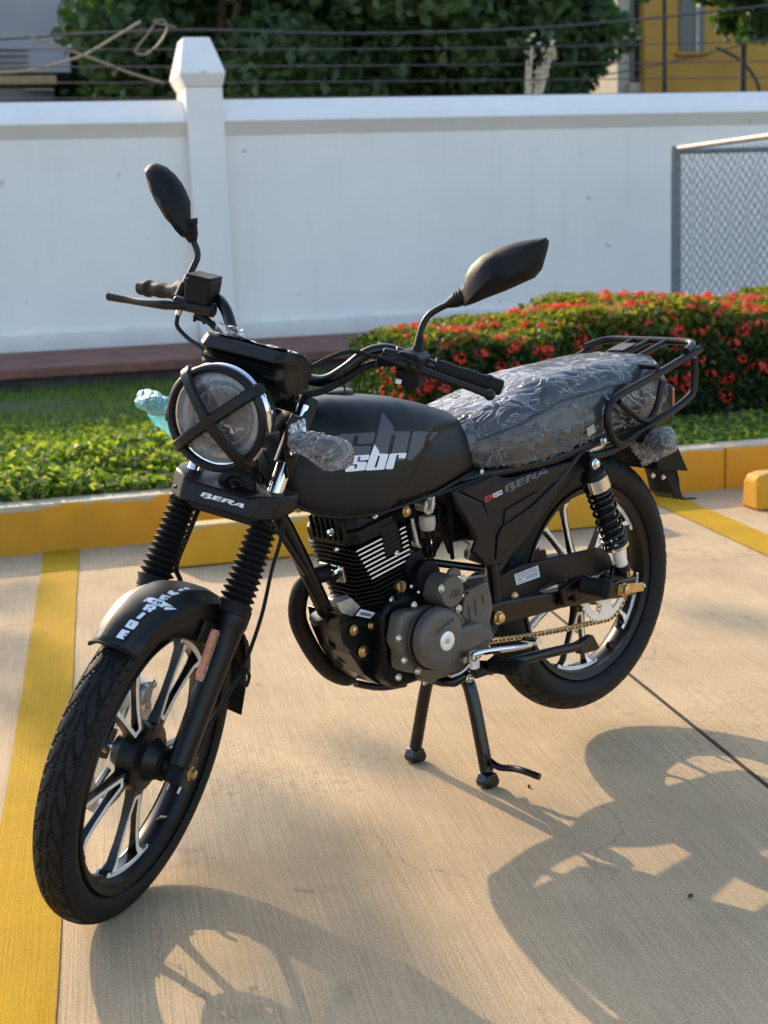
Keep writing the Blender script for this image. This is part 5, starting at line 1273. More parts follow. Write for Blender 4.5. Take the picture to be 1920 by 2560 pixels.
# sprocket cover with three slots
scv = [(1210, 905), (1225, 800), (1300, 740), (1375, 705), (1398, 800), (1408, 880), (1390, 960), (1405, 1040), (1385, 1110), (1395, 1180), (1290, 1160), (1240, 1190), (1200, 1130)]
P('sprocket_cover', MB().prism(poly('D', scv, .128), (0, .012, 0)), 'gun', case, bevel=.004, seg=3)
P('cover_fillet', MB().prism(poly('D', ((1245, 770), (1365, 702), (1380, 712), (1250, 790)), .132), (0, .012, 0)), 'gun', case, bevel=.002)
for a, b, c, d in ((1270, 862, 1285, 960), (1313, 825, 1322, 925), (1362, 795, 1370, 852)):
    P('cover_slot', MB().prism(poly('D', ((a, b), (a+5, b), (c+5, d), (c, d)), .1415), (0, .0006, 0)), 'ink', case, sm=0)
P('cover_gap', MB().prism(poly('D', ((1205, 910), (1290, 965), (1250, 978), (1238, 972)), .1415), (0, .0006, 0)), 'ink', case, sm=0)
P('cover_bridge', MB().prism(poly('D', ((1140, 1040), (1200, 985), (1250, 978), (1300, 960), (1395, 1030), (1385, 1080), (1230, 1150), (1160, 1160)), .142), (0, .024, 0)), 'gun', case, bevel=.010, seg=3)
P('engine_label', MB().prism(poly('H', ((560, 1255), (725, 1300), (665, 1365), (500, 1330)), .072), (0, .0008, 0)), 'sticker', case, sm=0)
for i in range(11):
    x = 565+i*12; P('barcode_bar', MB().prism(poly('H', ((x, 1290+i*2.2), (x+5+(i % 3)*2, 1291+i*2.2), (x-14+(i % 3)*2, 1322+i*2.2), (x-20, 1321+i*2.2)), .0732), (0, .0003, 0)), 'ink', case, sm=0)
P('film_scrap', MB().prism(poly('H', ((280, 1190), (450, 1130), (555, 1230), (470, 1340), (340, 1300)), .05), (0, -.012, .006)), 'petcock', case, sm=0)
P('front_engine_mount', MB().box((.105, 0, .452), (.05, .07, .018)), 'petcock', bevel=.003)

# exhaust
ex = [ep(.072, .0, .10)]+[at('D', a, b, 'y', y) for a, b, y in ((290, 668, -.015), (205, 735, -.03), (168, 840, -.045), (168, 955, -.055), (215, 1075, -.065), (295, 1205, -.072), (385, 1295, -.08), (490, 1330, -.09))]+[Vector((.0, -.11, .262)), Vector((-.12, -.125, .258)), Vector((-.24, -.14, .268))]
P('exhaust_header', MB().tube(ex, .0185, 20, 5), 'exh', sm=60)
P('exhaust_flange', MB().prism([ep(.072, y, z) for y, z in ((-.035, .085), (.035, .085), (.035, .12), (-.035, .12))], EX*.008), 'steel', bevel=.002)
P('exhaust_stud', MB().bolt(ep(.082, .03, .115), EX, .007, .018), 'chrome')
P('lower_exhaust_brace', MB().tube([at('D', 540, 1370, 'y', -.03), at('D', 700, 1395, 'y', -.03), at('D', 860, 1372, 'y', -.03)], .008, 10, 4), 'gloss', sm=60)
P('silencer', MB().lathe((-.25, -.14, .27), Vector((-1, -.05, .13)), [(-.02, .022), (0, .026), (.06, .042), (.12, .048), (.46, .048), (.50, .040), (.505, .02)], 32), 'exh', sm=50)
P('silencer_guard', MB().prism([(-.36, -.185, .345), (-.60, -.20, .40), (-.62, -.20, .36), (-.38, -.185, .305)], (0, -.003, 0)), 'chrome', bevel=.001)

# ---------------------------------------------------------------- side panel
def plate(name, pts, y0, y1, m='paint', par=None, bev=.003, k='C'): return P(name, MB().prism(poly(k, pts, y0), (0, y1-y0, 0)), m, par, bevel=bev, seg=3)
sp_ = plate('side_panel', ((95, 978), (330, 886), (378, 905), (440, 902), (812, 796), (805, 850), (745, 935), (640, 1075), (540, 1215), (450, 1330), (352, 1400), (290, 1412), (212, 1335), (238, 1268), (160, 1130), (118, 1060)), .108, .124)
plate('side_panel_upper', ((150, 985), (330, 905), (385, 925), (450, 918), (800, 815), (765, 868), (640, 945), (440, 1062), (305, 1118), (285, 1055)), .124, .130, par=sp_, bev=.006)
plate('side_panel_blade', ((100, 985), (145, 992), (275, 1050), (300, 1112), (352, 1240), (345, 1380), (288, 1402), (222, 1335), (248, 1268), (170, 1130), (125, 1060)), .124, .133, par=sp_, bev=.006)
plate('side_panel_inset', ((418, 1092), (603, 985), (618, 998), (560, 1060), (410, 1178)), .124, .1285, par=sp_, bev=.003)
plate('side_panel_lower', ((372, 1245), (400, 1185), (560, 1078), (720, 925), (700, 972), (520, 1195), (440, 1310), (360, 1382)), .124, .1295, par=sp_, bev=.004)
plate('tank_side_trim', ((-40, 1010), (60, 985), (330, 880), (325, 862), (50, 955), (-60, 985)), .085, .118)
P('panel_screw', MB().bolt(at('C', 285, 873, 'y', .125), (0, 1, 0), .004, .003), 'steel', sp_)
P('battery_box', MB().box((-.28, .0, .60), (.16, .19, .14)), 'dark', bevel=.008)
P('inner_fender', MB().loft([[Vector((RC[0]+math.cos(R(a))*r, y, RC[2]+math.sin(R(a))*r)) for y, r in ((-.062, .328), (-.04, .345), (0, .350), (.04, .345), (.062, .328))] for a in np.arange(18, 133, 5)], False, False), 'dark', solid=.003, sm=40)
for sy in (1, -1): P('fender_side', MB().loft([[Vector((RC[0]+math.cos(R(a))*r, sy*.063, RC[2]+math.sin(R(a))*r)) for r in (.330, .352+.05*smooth(60, 90, a)*(1-smooth(110, 150, a)))] for a in np.arange(40, 128, 5)], False, False), 'dark', solid=.003, sm=0)

# ---------------------------------------------------------------- swingarm, chain, guards
for sy in (1, -1):
    sa = MB().loft([[Vector((x, sy*(y+w), z+h)) if k in (0,) else Vector((x, sy*(y+(w if k < 2 else -w)), z+(h if k in (0, 3) else -h))) for k in range(4)] for x, y, z, h, w in ((-.20, .104, .378, .024, .014), (-.24, .106, .376, .026, .014), (-.42, .110, .368, .020, .014), (-.58, .116, .356, .019, .014), (-.62, .117, .352, .022, .010), (-.685, .118, .348, .022, .008))])
    s_ = P('swingarm', sa, 'gloss', bevel=.005, seg=3)
    P('swingarm_pivot_bolt', MB().bolt(Vector((-.209, sy*.131, .374)), (0, sy, 0), .011, .010), 'gold', s_)
    tq = MB().prism([Vector((-.615, sy*.127, .365)), Vector((-.705, sy*.127, .352)), Vector((-.705, sy*.127, .332)), Vector((-.610, sy*.127, .340))], (0, sy*.003, 0))
    P('chain_adjuster', tq, 'gold', s_, bevel=.001)
    P('axle_nut', MB().bolt(Vector((-.629, sy*.131, .351)), (0, sy, 0), .0115, .012), 'gold', s_)
    P('adjuster_bolt', MB().bolt(Vector((-.706, sy*.122, .342)), (-1, 0, 0), .007, .008), 'steel', s_)
    P('shock_mount', MB().prism([Vector((-.59, sy*.112, .37)), Vector((-.655, sy*.112, .362)), Vector((-.64, sy*.112, .41)), Vector((-.605, sy*.112, .41))], (0, sy*.012, 0)), 'satin', s_, bevel=.003)
P('rear_axle', MB().tube([(-.629, -.13, .351), (-.629, .13, .351)], .008, 12), 'steel')
cg_pts = [(205, 1002), (330, 905), (420, 862), (950, 740), (1010, 745), (1050, 800), (1075, 900), (1000, 910), (960, 935), (730, 960), (640, 985), (560, 1040), (500, 1092), (290, 1135), (225, 1120)]
cg = P('chain_guard', MB().prism(poly('F', cg_pts, .088), (0, .010, 0)), 'paint', bevel=.006, seg=3)
P('chain_guard_bolt', MB().bolt(at('F', 403, 1085, 'y', .0985), (0, 1, 0), .0085, .006), 'gold', cg)
stk = poly('F', ((402, 930), (565, 866), (580, 945), (417, 1004)), .0985)
P('rating_sticker', MB().prism(stk, (0, .0006, 0)), 'sticker', cg, sm=0)
def sline(u0, v0, u1, v1, th=.02):
    a, b, c, d = stk
    def q(u, v): return a.lerp(b, u).lerp(d.lerp(c, u), v)+Vector((0, .0007, 0))
    P('sticker_print', MB().prism([q(u0, v0), q(u1, v0+(v1-v0)), q(u1, v1+th), q(u0, v0+th)], (0, .0002, 0)), 'ink', cg, sm=0)
for i, v in enumerate((.10, .18, .30, .42, .54)):
    x = .06
    while x < .92:
        w = random.uniform(.03, .09); sline(x, v, min(.95, x+w), v, .035); x += w+.02
sline(.46, .60, .48, .60, .3); 
for v in (.62, .72, .82): sline(.52, v, .93, v, .03)
sline(.10, .66, .20, .62, .05); sline(.2, .62, .26, .70, .05); sline(.08, .84, .40, .84, .03)
# sprocket and chain
SP = Vector((-.629, .072, .351)); SR = .086
spr = MB(); nT = 44
for k in range(nT):
    a0, a1 = 2*math.pi*k/nT, 2*math.pi*(k+1)/nT
    def q(a, r, y): return SP+Vector((math.cos(a)*r, y, math.sin(a)*r))
    hole = (k % 11) in (2, 3, 4, 5, 6, 7)
    for r0, r1 in (((.034, .045), (.066, .082)) if hole else ((.034, .082),)):
        spr.add([q(a0, r0, 0), q(a0, r1, 0), q(a1, r1, 0), q(a1, r0, 0), q(a0, r0, .005), q(a0, r1, .005), q(a1, r1, .005), q(a1, r0, .005)], [(0, 1, 2, 3), (7, 6, 5, 4), (0, 4, 5, 1), (2, 6, 7, 3), (1, 5, 6, 2), (0, 3, 7, 4)])
    am = (a0+a1)/2; spr.add([q(a0, .082, 0), q(am, SR+.003, .001), q(a1, .082, 0), q(a0, .082, .005), q(am, SR+.003, .004), q(a1, .082, .005)], [(0, 1, 4, 3), (1, 2, 5, 4), (3, 4, 5), (0, 2, 1)])
P('rear_sprocket', spr, 'alu', rw_, sm=0)
P('sprocket_carrier', MB().lathe(Vector((-.629, .05, .351)), (0, 1, 0), [(0, .05), (.018, .046), (.021, .036), (.04, .022)], 32), 'satin', rw_)
for k in range(4):
    a = math.pi/2*k+.5; P('bolt', MB().bolt(SP+Vector((math.cos(a)*.056, .005, math.sin(a)*.056)), (0, 1, 0), .006, .006), 'steel', rw_)
FS = Vector((-.150, .072, .345)); fr_r = .0285
pitch = .0127
path = []
# lower run from the engine sprocket to the wheel sprocket, round the back, and the upper run
aL = R(-98); b0 = FS+Vector((math.cos(aL)*fr_r, 0, math.sin(aL)*fr_r)); e0 = SP+Vector((math.cos(R(-98))*SR, 0, math.sin(R(-98))*SR))
n = 40
for i in range(n): t = i/n; p = b0.lerp(e0, t); p.z -= .006*math.sin(math.pi*t); path.append(p)
for a in range(-98, -264, -4): path.append(SP+Vector((math.cos(R(a))*SR, 0, math.sin(R(a))*SR)))
e1 = FS+Vector((math.cos(R(96))*fr_r, 0, math.sin(R(96))*fr_r)); b1_ = path[-1].copy()
for i in range(1, n+1): path.append(b1_.lerp(e1, i/n))
for a in range(96, 262, 12): path.append(FS+Vector((math.cos(R(a))*fr_r, 0, math.sin(R(a))*fr_r)))
path.append(path[0])
cum = [0]
for a, b in zip(path, path[1:]): cum.append(cum[-1]+(b-a).length)
tot = cum[-1]; nL = int(tot/pitch)//2*2; pit = tot/nL
def onpath(s):
    s %= tot; i = int(np.searchsorted(cum, s))-1; i = max(0, min(i, len(path)-2)); return path[i].lerp(path[i+1], (s-cum[i])/max(1e-9, cum[i+1]-cum[i]))
def link_mesh(outer):
    mb = MB(); y = .0058 if outer else .0042; k = 10; r = .0052
    for yy in (-y, y):
        out = []
        for i in range(k+1): a = math.pi/2+math.pi*i/k; out.append(Vector((math.cos(a)*r, yy-.0006, math.sin(a)*r)))
        out.append(Vector((pit/2, yy-.0006, -r*.66)))
        for i in range(k+1): a = -math.pi/2+math.pi*i/k; out.append(Vector((pit+math.cos(a)*r, yy-.0006, math.sin(a)*r)))
        out.append(Vector((pit/2, yy-.0006, r*.66)))
        mb.prism(out, (0, .0012, 0))
    for x in (0, pit): mb.tube([Vector((x, -y-.0012, 0)), Vector((x, y+.0012, 0))], .0020 if outer else .0034, 8)
    nf = len(mb.f)
    if outer:
        for x in (0, pit): mb.tube([Vector((x, y+.0005, 0)), Vector((x, y+.0018, 0))], .0030, 8)
    me = bpy.data.meshes.new('chain_link'); me.from_pydata(mb.v, [], mb.f); me.update(); me.materials.append(MT['chain']); me.materials.append(MT['ink'])
    for i, p in enumerate(me.polygons): p.material_index = 1 if i >= nf else 0
    return me
def pin_mesh_unused():
    me = MB().tube([Vector((0, .0071, 0)), Vector((0, .0078, 0))], .0026, 10).mesh('chain_pin'); me.materials.append(MT['ink']); return me
lm = [link_mesh(True), link_mesh(False)]
chain = obj('drive_chain', MB().tube([FS+Vector((0, -.003, fr_r)), FS+Vector((0, .003, fr_r))], .003, 8), MT['chain'], bike)
for k in range(nL):
    a, b = onpath(k*pit), onpath((k+1)*pit); d = (b-a).normalized()
    o = bpy.data.objects.new('link', lm[k % 2]); COL.objects.link(o); o.parent = chain
    ang = math.atan2(d.z, d.x); o.matrix_world = Matrix.Translation(a) @ Matrix.Rotation(-ang, 4, 'Y')
P('engine_sprocket', MB().lathe(FS-Vector((0, .003, 0)), (0, 1, 0), [(0, .026), (.006, .026)], 24), 'steel')

# ---------------------------------------------------------------- rear shocks
for sy in (1, -1):
    T_ = Vector((-.508, sy*.135, .661)); B_ = Vector((-.627, sy*.135, .393)); d = (B_-T_); L = d.length; dn = d.normalized()
    sh_ = P('shock_absorber', MB().lathe(T_, dn, [(L*.1, .0075), (L*.98, .0075)], 16), 'chrome')
    P('shock_eye', MB().tube([T_+Vector((0, -.014, 0)), T_+Vector((0, .014, 0))], .0165, 24), 'satin', sh_, sm=50); P('shock_eye', MB().tube([B_+Vector((0, -.013, 0)), B_+Vector((0, .013, 0))], .013, 24), 'satin', sh_, sm=50)
    P('shock_dome', MB().lathe(T_, dn, [(.010, .013), (.016, .018), (.021, .0265), (.028, .0285), (.032, .029)], 32), 'satin', sh_, sm=40)
    P('shock_cap_ring', MB().lathe(T_, dn, [(.032, .029), (.033, .0315), (.063, .0315), (.065, .029)], 40), 'chrome', sh_)
    P('shock_boot', MB().lathe(T_, dn, [(.064, .020)]+[(.068+.012*k+o_, .020 if o_ else .016) for k in range(9) for o_ in (0, .006)]+[(.19, .017)], 24), 'rubber', sh_, sm=30)
    N_ = 300; z0_, z1_ = .068, .211; u_ = dn.orthogonal().normalized(); w_ = dn.cross(u_); pts = []
    for i in range(N_+1):
        t = i/N_; tt = t*8.6+.9*math.sin(t*math.pi*2)*.0
        zz = z0_+(z1_-z0_)*(t+.10*math.sin(2*math.pi*t)*-.5)
        pts.append(T_+dn*zz+(u_*math.cos(2*math.pi*tt)+w_*math.sin(2*math.pi*tt))*.0262)
    P('coil_spring', MB().tube(pts, .0040, 8), 'gloss', sh_, sm=60)
    P('spring_seat', MB().lathe(T_, dn, [(.211, .012), (.213, .0300), (.220, .0300), (.222, .020)], 30), 'chrome', sh_)
    P('shock_body', MB().lathe(T_, dn, [(.214, .0155), (.219, .0165), (.223, .0148), (L-.008, .0142)], 28), 'alu', sh_)
    P('shock_clevis', MB().lathe(T_, dn, [(L-.022, .0155), (L-.004, .0155)], 20), 'satin', sh_)
    P('bolt', MB().bolt(T_+Vector((0, sy*.0145, 0)), (0, sy, 0), .0088, .008), 'chrome', sh_)
    P('bolt', MB().bolt(B_+Vector((0, sy*.0135, 0)), (0, sy, 0), .0072, .007), 'gold', sh_)

# ---------------------------------------------------------------- pegs, shifter, stands
def peg(a, b, r, name='footpeg'):
    a, b = Vector(a), Vector(b); d = b-a; L = d.length; prof = [(0, r*.75), (.004, r)]; k = 0; n = 11
    for i in range(n): t = .008+(L*.72)*i/n; prof += [(t, r*1.06), (t+L*.72/n*.55, r*1.06), (t+L*.72/n*.6, r*.9), (t+L*.72/n*.95, r*.9)]
    prof += [(L*.76, r*1.08), (L-.004, r*1.12), (L, r*.9), (L+.001, 0)]
    return P(name, MB().lathe(a, d, prof, 24), 'rubber', sm=30)
peg(at('F', 250, 1545, 'y', .158), at('F', 478, 1592, 'y', .245), .0175)
P('footpeg_bracket', MB().tube([(-.10, .05, .285), at('F', 200, 1565, 'y', .13), at('F', 250, 1545, 'y', .160)], [.010, .013, .012], 12, 3).box(at('F', 185, 1590, 'y', .135), (.06, .02, .022)), 'gloss', bevel=.003)
P('footpeg_bar', MB().tube([(-.07, -.14, .262), (-.07, .10, .262), (-.10, .13, .272)], .011, 14, 3), 'gloss', sm=60)
P('bolt', MB().bolt(at('F', 88, 1648, 'y', .14), (0, 1, 0), .0068, .008), 'steel')
peg(at('F', 850, 990, 'y', .150), at('F', 1068, 1038, 'y', .205), .0205, 'passenger_footpeg')
P('passenger_peg_bracket', MB().prism(poly('F', ((700, 1030), (830, 940), (880, 960), (840, 1030), (860, 1090), (800, 1120), (790, 1060), (745, 1085), (735, 1155), (715, 1140)), .128), (0, .012, 0)), 'satin', bevel=.003)
P('passenger_footpeg', MB().tube([(-.50, -.15, .40), (-.50, -.235, .41)], .018, 16), 'rubber', sm=60)
# gear shifter
gs = MB().tube([at('D', 1300, 1195, 'y', .165), at('D', 1330, 1175, 'y', .172), at('D', 1440, 1155, 'y', .176), at('D', 1560, 1140, 'y', .178), at('D', 1620, 1132, 'y', .18), at('F', 520, 1412, 'y', .182)], [.006, .0068, .007, .007, .006, .006], 12, 3)
gsh = P('gear_lever', gs, 'chrome', sm=60)
P('lever_clamp', MB().box(at('D', 1310, 1215, 'y', .16), (.020, .016, .040)), 'alu', gsh, bevel=.004)
P('clamp_bolt', MB().bolt(at('D', 1312, 1205, 'y', .169), (0, 1, 0), .006, .003), 'steel', gsh)
P('toe_piece', MB().tube([at('F', 470, 1385, 'y', .165), at('F', 575, 1392, 'y', .215)], .0078, 14), 'chrome', gsh, sm=60)
P('shift_shaft', MB().tube([(-.073, .08, .320), (-.073, .165, .320)], .007, 10), 'steel', gsh)
P('lever_link', MB().tube([at('D', 1160, 1325, 'y', .15), at('D', 1230, 1295, 'y', .15), at('D', 1290, 1235, 'y', .155)], .0035, 8, 3), 'steel', sm=60)
# centre stand
cs = MB()
for sy in (1, -1):
    cs.tube([(-.186, sy*-.004, .243), (-.187, sy*.034, .240), (-.187, sy*.057, .222), (-.187, sy*.070, .190), (-.186, sy*.084, .140), (-.184, sy*.110, .035)], .0150 if sy > 0 else .0140, 16, 5)
stand = P('centre_stand', cs, 'gloss', sm=60)
for sy in (1, -1):
    P('stand_foot', MB().prism([(-.202, sy*.112-.017, .0015), (-.168, sy*.112-.017, .0015), (-.161, sy*.112-.017, .016), (-.172, sy*.112-.017, .034), (-.196, sy*.112-.017, .034), (-.206, sy*.112-.017, .014)], (0, .034, 0)), 'gloss', stand, bevel=.005, seg=3)
P('stand_spring', MB().tube([(-.16+.004*math.cos(t*2), -.045+.004*math.sin(t*2), .262-.06*t/60) for t in np.linspace(0, 60, 300)], .0012, 5), 'steel', stand)
P('stand_tang', MB().prism([at('G', a, b, 'y', .118) for a, b in ((440, 525), (497, 575), (480, 590), (438, 585))], (0, .004, 0)), 'gloss', stand, bevel=.001)
P('stand_foot_lever', MB().tube([(-.186, .112, .062), at('G', 495, 583, 'y', .140), at('G', 560, 590, 'y', .175), at('G', 610, 603, 'y', .21), at('G', 672, 626, 'y', .245)], .0075, 12, 4), 'gloss', stand, sm=60)
# side stand, folded up
P('side_stand', MB().tube([at('F', 230, 1590, 'y', .11), at('F', 420, 1525, 'y', .115), at('F', 800, 1435, 'y', .12), at('F', 900, 1405, 'y', .12)], [.012, .012, .011, .010], 14, 2), 'gloss', sm=60)
P('side_stand_foot', MB().prism([at('F', a, b, 'y', .11) for a, b in ((790, 1405), (905, 1335), (955, 1430), (930, 1445), (820, 1475))], (0, .020, 0)), 'gloss', bevel=.004)

# ---------------------------------------------------------------- rack, tail
rk = .0088
for sy in (1, -1):
    y = sy*.150
    def cy(a, b, yy=.150, k='C'):
        p = at(k, a, b, 'y', yy); return Vector((p.x, sy*p.y, p.z))
    rack_side = [cy(1545, 165), cy(1300, 310), cy(1090, 425), cy(1030, 480), cy(1010, 560), cy(1025, 650), cy(1060, 705), cy(1100, 712), cy(1180, 655), cy(1270, 600), cy(1400, 510), cy(1480, 445), cy(1505, 400), cy(1512, 300), cy(1508, 215)]
    P('rack_side_loop', MB().tube(rack_side, rk, 14, 5), 'satin', sm=60)
    P('rack_strut', MB().tube([cy(1075, 470), cy(1180, 560), cy(1225, 580), cy(1262, 560), cy(1300, 480), cy(1325, 350)], rk*.85, 12, 5), 'satin', sm=60)
    P('rack_mount_arm', MB().tube([cy(895, 785, .135), cy(1000, 765, .140), cy(1090, 722, .147), cy(1160, 680)], rk, 14, 4), 'satin', sm=60)
    q = cy(1237, 683, .140); P('bolt', MB().bolt(q, (0, sy, 0), .0072, .007), 'steel'); P('rack_gusset', MB().prism([cy(1130, 700, .135), cy(1215, 640, .135), cy(1275, 640, .135), cy(1245, 715, .135)], (0, -sy*.004, 0)), 'satin', bevel=.001)
    q = cy(985, 695, .138); P('bolt', MB().bolt(q, (0, sy, 0), .0075, .008), 'steel')
# top deck
zr = lambda x: .895+(x+.895)*-.20+.0
A_ = cy(1545, 165); 
yr = .150; xb = -.90
def rp(x, y): return Vector((x, y, .893+(-.90-x)*-.19*-1*-1 if False else .893-(x+.90)*.245))
lp = [rp(-.60, yr), rp(-.84, yr), rp(-.885, yr-.015), rp(-.903, yr-.045), rp(-.905, 0), rp(-.903, -yr+.045), rp(-.885, -yr+.015), rp(-.84, -yr), rp(-.60, -yr)]
P('rack_rim', MB().tube(lp[1:8], rk, 14, 4), 'satin', sm=60)
for y in (-.05, .0, .05): P('rack_bar', MB().tube([rp(-.905, y), rp(-.80, y), rp(-.72, y)], rk*.75, 12), 'satin', sm=60)
P('rack_cross_bar', MB().tube([rp(-.735, -yr), rp(-.735, yr)], rk*.8, 12), 'satin', sm=60)
P('rack_plate', MB().prism([rp(-.80, -.045)+Vector((0, 0, .008)), rp(-.80, .0)+Vector((0, 0, .008)), rp(-.85, .0)+Vector((0, 0, .008)), rp(-.85, -.045)+Vector((0, 0, .008))], (0, 0, .003)), 'satin', bevel=.001)
# tail lamp, rear fender, plate holder
tl_ = P('tail_lamp', MB().loft([[Vector((x, y, z)) for y, z in ((-.055, .70), (.055, .70), (.055, .79), (-.055, .79))] for x in (-.875, -.925)]), 'plastic', bevel=.008)
P('tail_lens', MB().loft([[Vector((x, y*s, .745+(z-.745)*s)) for y, z in ((-.042, .712), (.042, .712), (.042, .778), (-.042, .778))] for x, s in ((-.925, 1), (-.945, .98), (-.955, .85))]), 'redlens', tl_, bevel=.004)
P('rear_fender', MB().loft([[Vector((x, y, z)) for y in (-w, -w*.6, 0, w*.6, w)] for x, z, w in ((-.80, .70, .05), (-.88, .665, .05), (-.93, .61, .05), (-.955, .555, .048), (-.965, .515, .045), (-.985, .498, .042), (-1.045, .490, .036))], False, False), 'dark', solid=.004)
P('fender_stay', MB().prism([Vector((-.90, .045, .64)), Vector((-.965, .047, .505)), Vector((-.935, .047, .505)), Vector((-.86, .045, .62))], (0, .006, 0)), 'dark', bevel=.002)
P('plate_bracket', MB().prism([Vector(at('C', 1400, 690, 'y', .085)), Vector(at('C', 1478, 870, 'y', .085)), Vector(at('C', 1300, 862, 'y', .085)), Vector(at('C', 1290, 700, 'y', .085))], (.0, -.17, .0)), 'dark', bevel=.002)
for a, b in ((1330, 905), (1270, 895)): P('bolt', MB().bolt(at('C', a, b, 'y', .06), (0, 1, 0), .005, .005), 'steel')
sb_ = at('C', 1190, 600, 'y', .075)
b3 = at('C', 1235, 700, 'y', .13); t3 = at('C', 1365, 700, 'y', .20)
signal(b3, t3, (0, 0, 1), False, 'bubble', flap=[at('C', 1130, 720, 'y', .12), at('C', 1300, 700, 'y', .13), at('C', 1310, 800, 'y', .13), at('C', 1215, 840, 'y', .12)])
P('signal_stalk', MB().tube([(-.80, .06, .70), b3], .008, 10), 'plastic')
signal((-.84, -.12, .69), (-.87, -.21, .70), (0, 0, 1), False, 'bubble')
P('seat_bracket', MB().prism(poly('C', ((905, 742), (975, 712), (1050, 690), (1060, 712), (960, 745), (890, 770)), .128), (0, .006, 0)), 'steel', bevel=.001)

# ---------------------------------------------------------------- lettering laid on the real surfaces
DG = None
def bvh_of(objs):
    vs = []; fs = []
    dg = bpy.context.evaluated_depsgraph_get()
    for o in objs:
        ev = o.evaluated_get(dg); me = ev.to_mesh(); M = o.matrix_world; k = len(vs)
        vs += [M @ v.co for v in me.vertices]; fs += [tuple(i+k for i in p.vertices) for p in me.polygons]; ev.to_mesh_clear()
    return BVHTree.FromPolygons(vs, fs)
def decal(name, key, polys, bvh, m, par, off=.0005, aff=None, cut=7):
    """outlines traced on the photograph, dropped along the lines of sight onto the part's real surface"""
    bm = bmesh.new()
    for pl in polys:
        loops = pl if isinstance(pl[0][0], (tuple, list)) else [pl]
        loops = [[(aff(*p) if aff else p) for p in lo] for lo in loops]
        flat = [p for lo in loops for p in lo]
        vs = [bm.verts.new((p[0], p[1], 0)) for p in flat]
        for t in tessellate_polygon([[Vector((p[0], p[1], 0)) for p in lo] for lo in loops]):
            try: bm.faces.new([vs[i] for i in t])
            except ValueError: pass
    L = cut/CROP[key][2]
    for _ in range(3):
        es = [e for e in bm.edges if e.calc_length() > L]
        if not es: break
        bmesh.ops.subdivide_edges(bm, edges=es, cuts=1); bmesh.ops.triangulate(bm, faces=bm.faces[:])
    dead = []
    for v in bm.verts:
        c, d = ray(key, v.co.x, v.co.y); d.normalize(); h = bvh.ray_cast(c, d)
        if h[0] is None: dead.append(v); continue
        nrm = h[1] if h[1].dot(d) < 0 else -h[1]; v.co = h[0]+nrm*off
    bmesh.ops.delete(bm, geom=dead, context='VERTS')
    me = bpy.data.meshes.new(name); bm.to_mesh(me); bm.free(); me.materials.append(MT[m])
    o = bpy.data.objects.new(name, me); COL.objects.link(o); o.parent = par; return o
bpy.context.view_layer.update()
bt = bvh_of([tank])
bigs = [[(60, 400), (585, 373), (603, 395), (570, 525), (545, 548), (335, 552), (325, 530), (345, 440), (318, 422), (285, 435), (245, 560), (260, 590), (520, 582), (540, 605), (500, 740), (430, 850), (130, 900), (60, 880), (90, 760), (185, 800), (240, 740), (270, 660), (245, 645), (60, 640), (10, 610), (0, 560), (25, 440)]]
bigb = [[(725, 73), (840, 225), (872, 270), (885, 360), (1125, 360), (1138, 380), (1070, 690), (850, 695), (912, 440), (910, 415), (880, 405), (850, 425), (790, 695), (600, 700), (575, 650), (595, 550), (650, 330), (705, 90)]]
bigr = [[(1215, 357), (1570, 365), (1440, 510), (1420, 490), (1425, 420), (1400, 400), (1375, 415), (1340, 615), (1165, 800), (1105, 803), (1090, 780), (1175, 385)], [(960, 778), (1060, 778), (1030, 808), (920, 812), (935, 780)]]
decal('tank_lettering', 'T', bigs, bt, 'grey1', tank, .0004); decal('tank_lettering', 'T', bigb, bt, 'grey1', tank, .0004); decal('tank_lettering', 'T', bigr, bt, 'grey1', tank, .0004)
sms = [[(235, 735), (500, 718), (512, 735), (490, 795), (375, 807), (358, 795), (375, 760), (360, 745), (340, 752), (320, 805), (330, 828), (460, 828), (470, 848), (435, 955), (150, 983), (135, 968), (160, 895), (180, 888), (285, 884), (280, 930), (300, 938), (325, 880), (315, 862), (195, 868), (180, 850), (215, 750)]]
smb = [[[(587, 560), (658, 665), (660, 700), (795, 705), (798, 725), (740, 930), (720, 945), (460, 960), (450, 940), (490, 820)], [(655, 728), (670, 745), (620, 910), (600, 920), (588, 900), (640, 740)]]]
smr = [[(840, 700), (1070, 690), (1080, 708), (1060, 765), (1040, 775), (960, 772), (955, 755), (962, 725), (945, 715), (925, 728), (875, 925), (860, 937), (765, 940), (758, 918), (820, 715)]]
for s_ in (sms, smb, smr): decal('tank_lettering', 'T', s_, bt, 'white1', tank, .0009)
BERA = [[(285, 318), (470, 355), (528, 385), (528, 405), (470, 420), (505, 450), (495, 485), (420, 488), (300, 462), (292, 445), (395, 455), (415, 440), (345, 410), (370, 395), (430, 400), (440, 385), (360, 360), (290, 430), (213, 412)],
        [(585, 400), (795, 455), (785, 472), (660, 450), (645, 465), (770, 490), (760, 510), (630, 485), (615, 505), (740, 545), (725, 557), (500, 495)],
        [(830, 472), (1030, 520), (1100, 550), (1095, 575), (1040, 590), (1012, 605), (1040, 638), (1130, 612), (1120, 640), (1060, 655), (1000, 640), (945, 600), (895, 555), (985, 560), (1000, 545), (900, 525), (835, 580), (748, 565)],
        [[(1090, 625), (1220, 592), (1350, 622), (1330, 728), (1235, 705), (1245, 680), (1160, 655), (1060, 655)], [(1175, 630), (1245, 615), (1248, 650)]]]
bc = bvh_of([clamp])
for L_ in BERA: decal('nameplate_lettering', 'P', [L_], bc, 'white1', clamp, .0005)
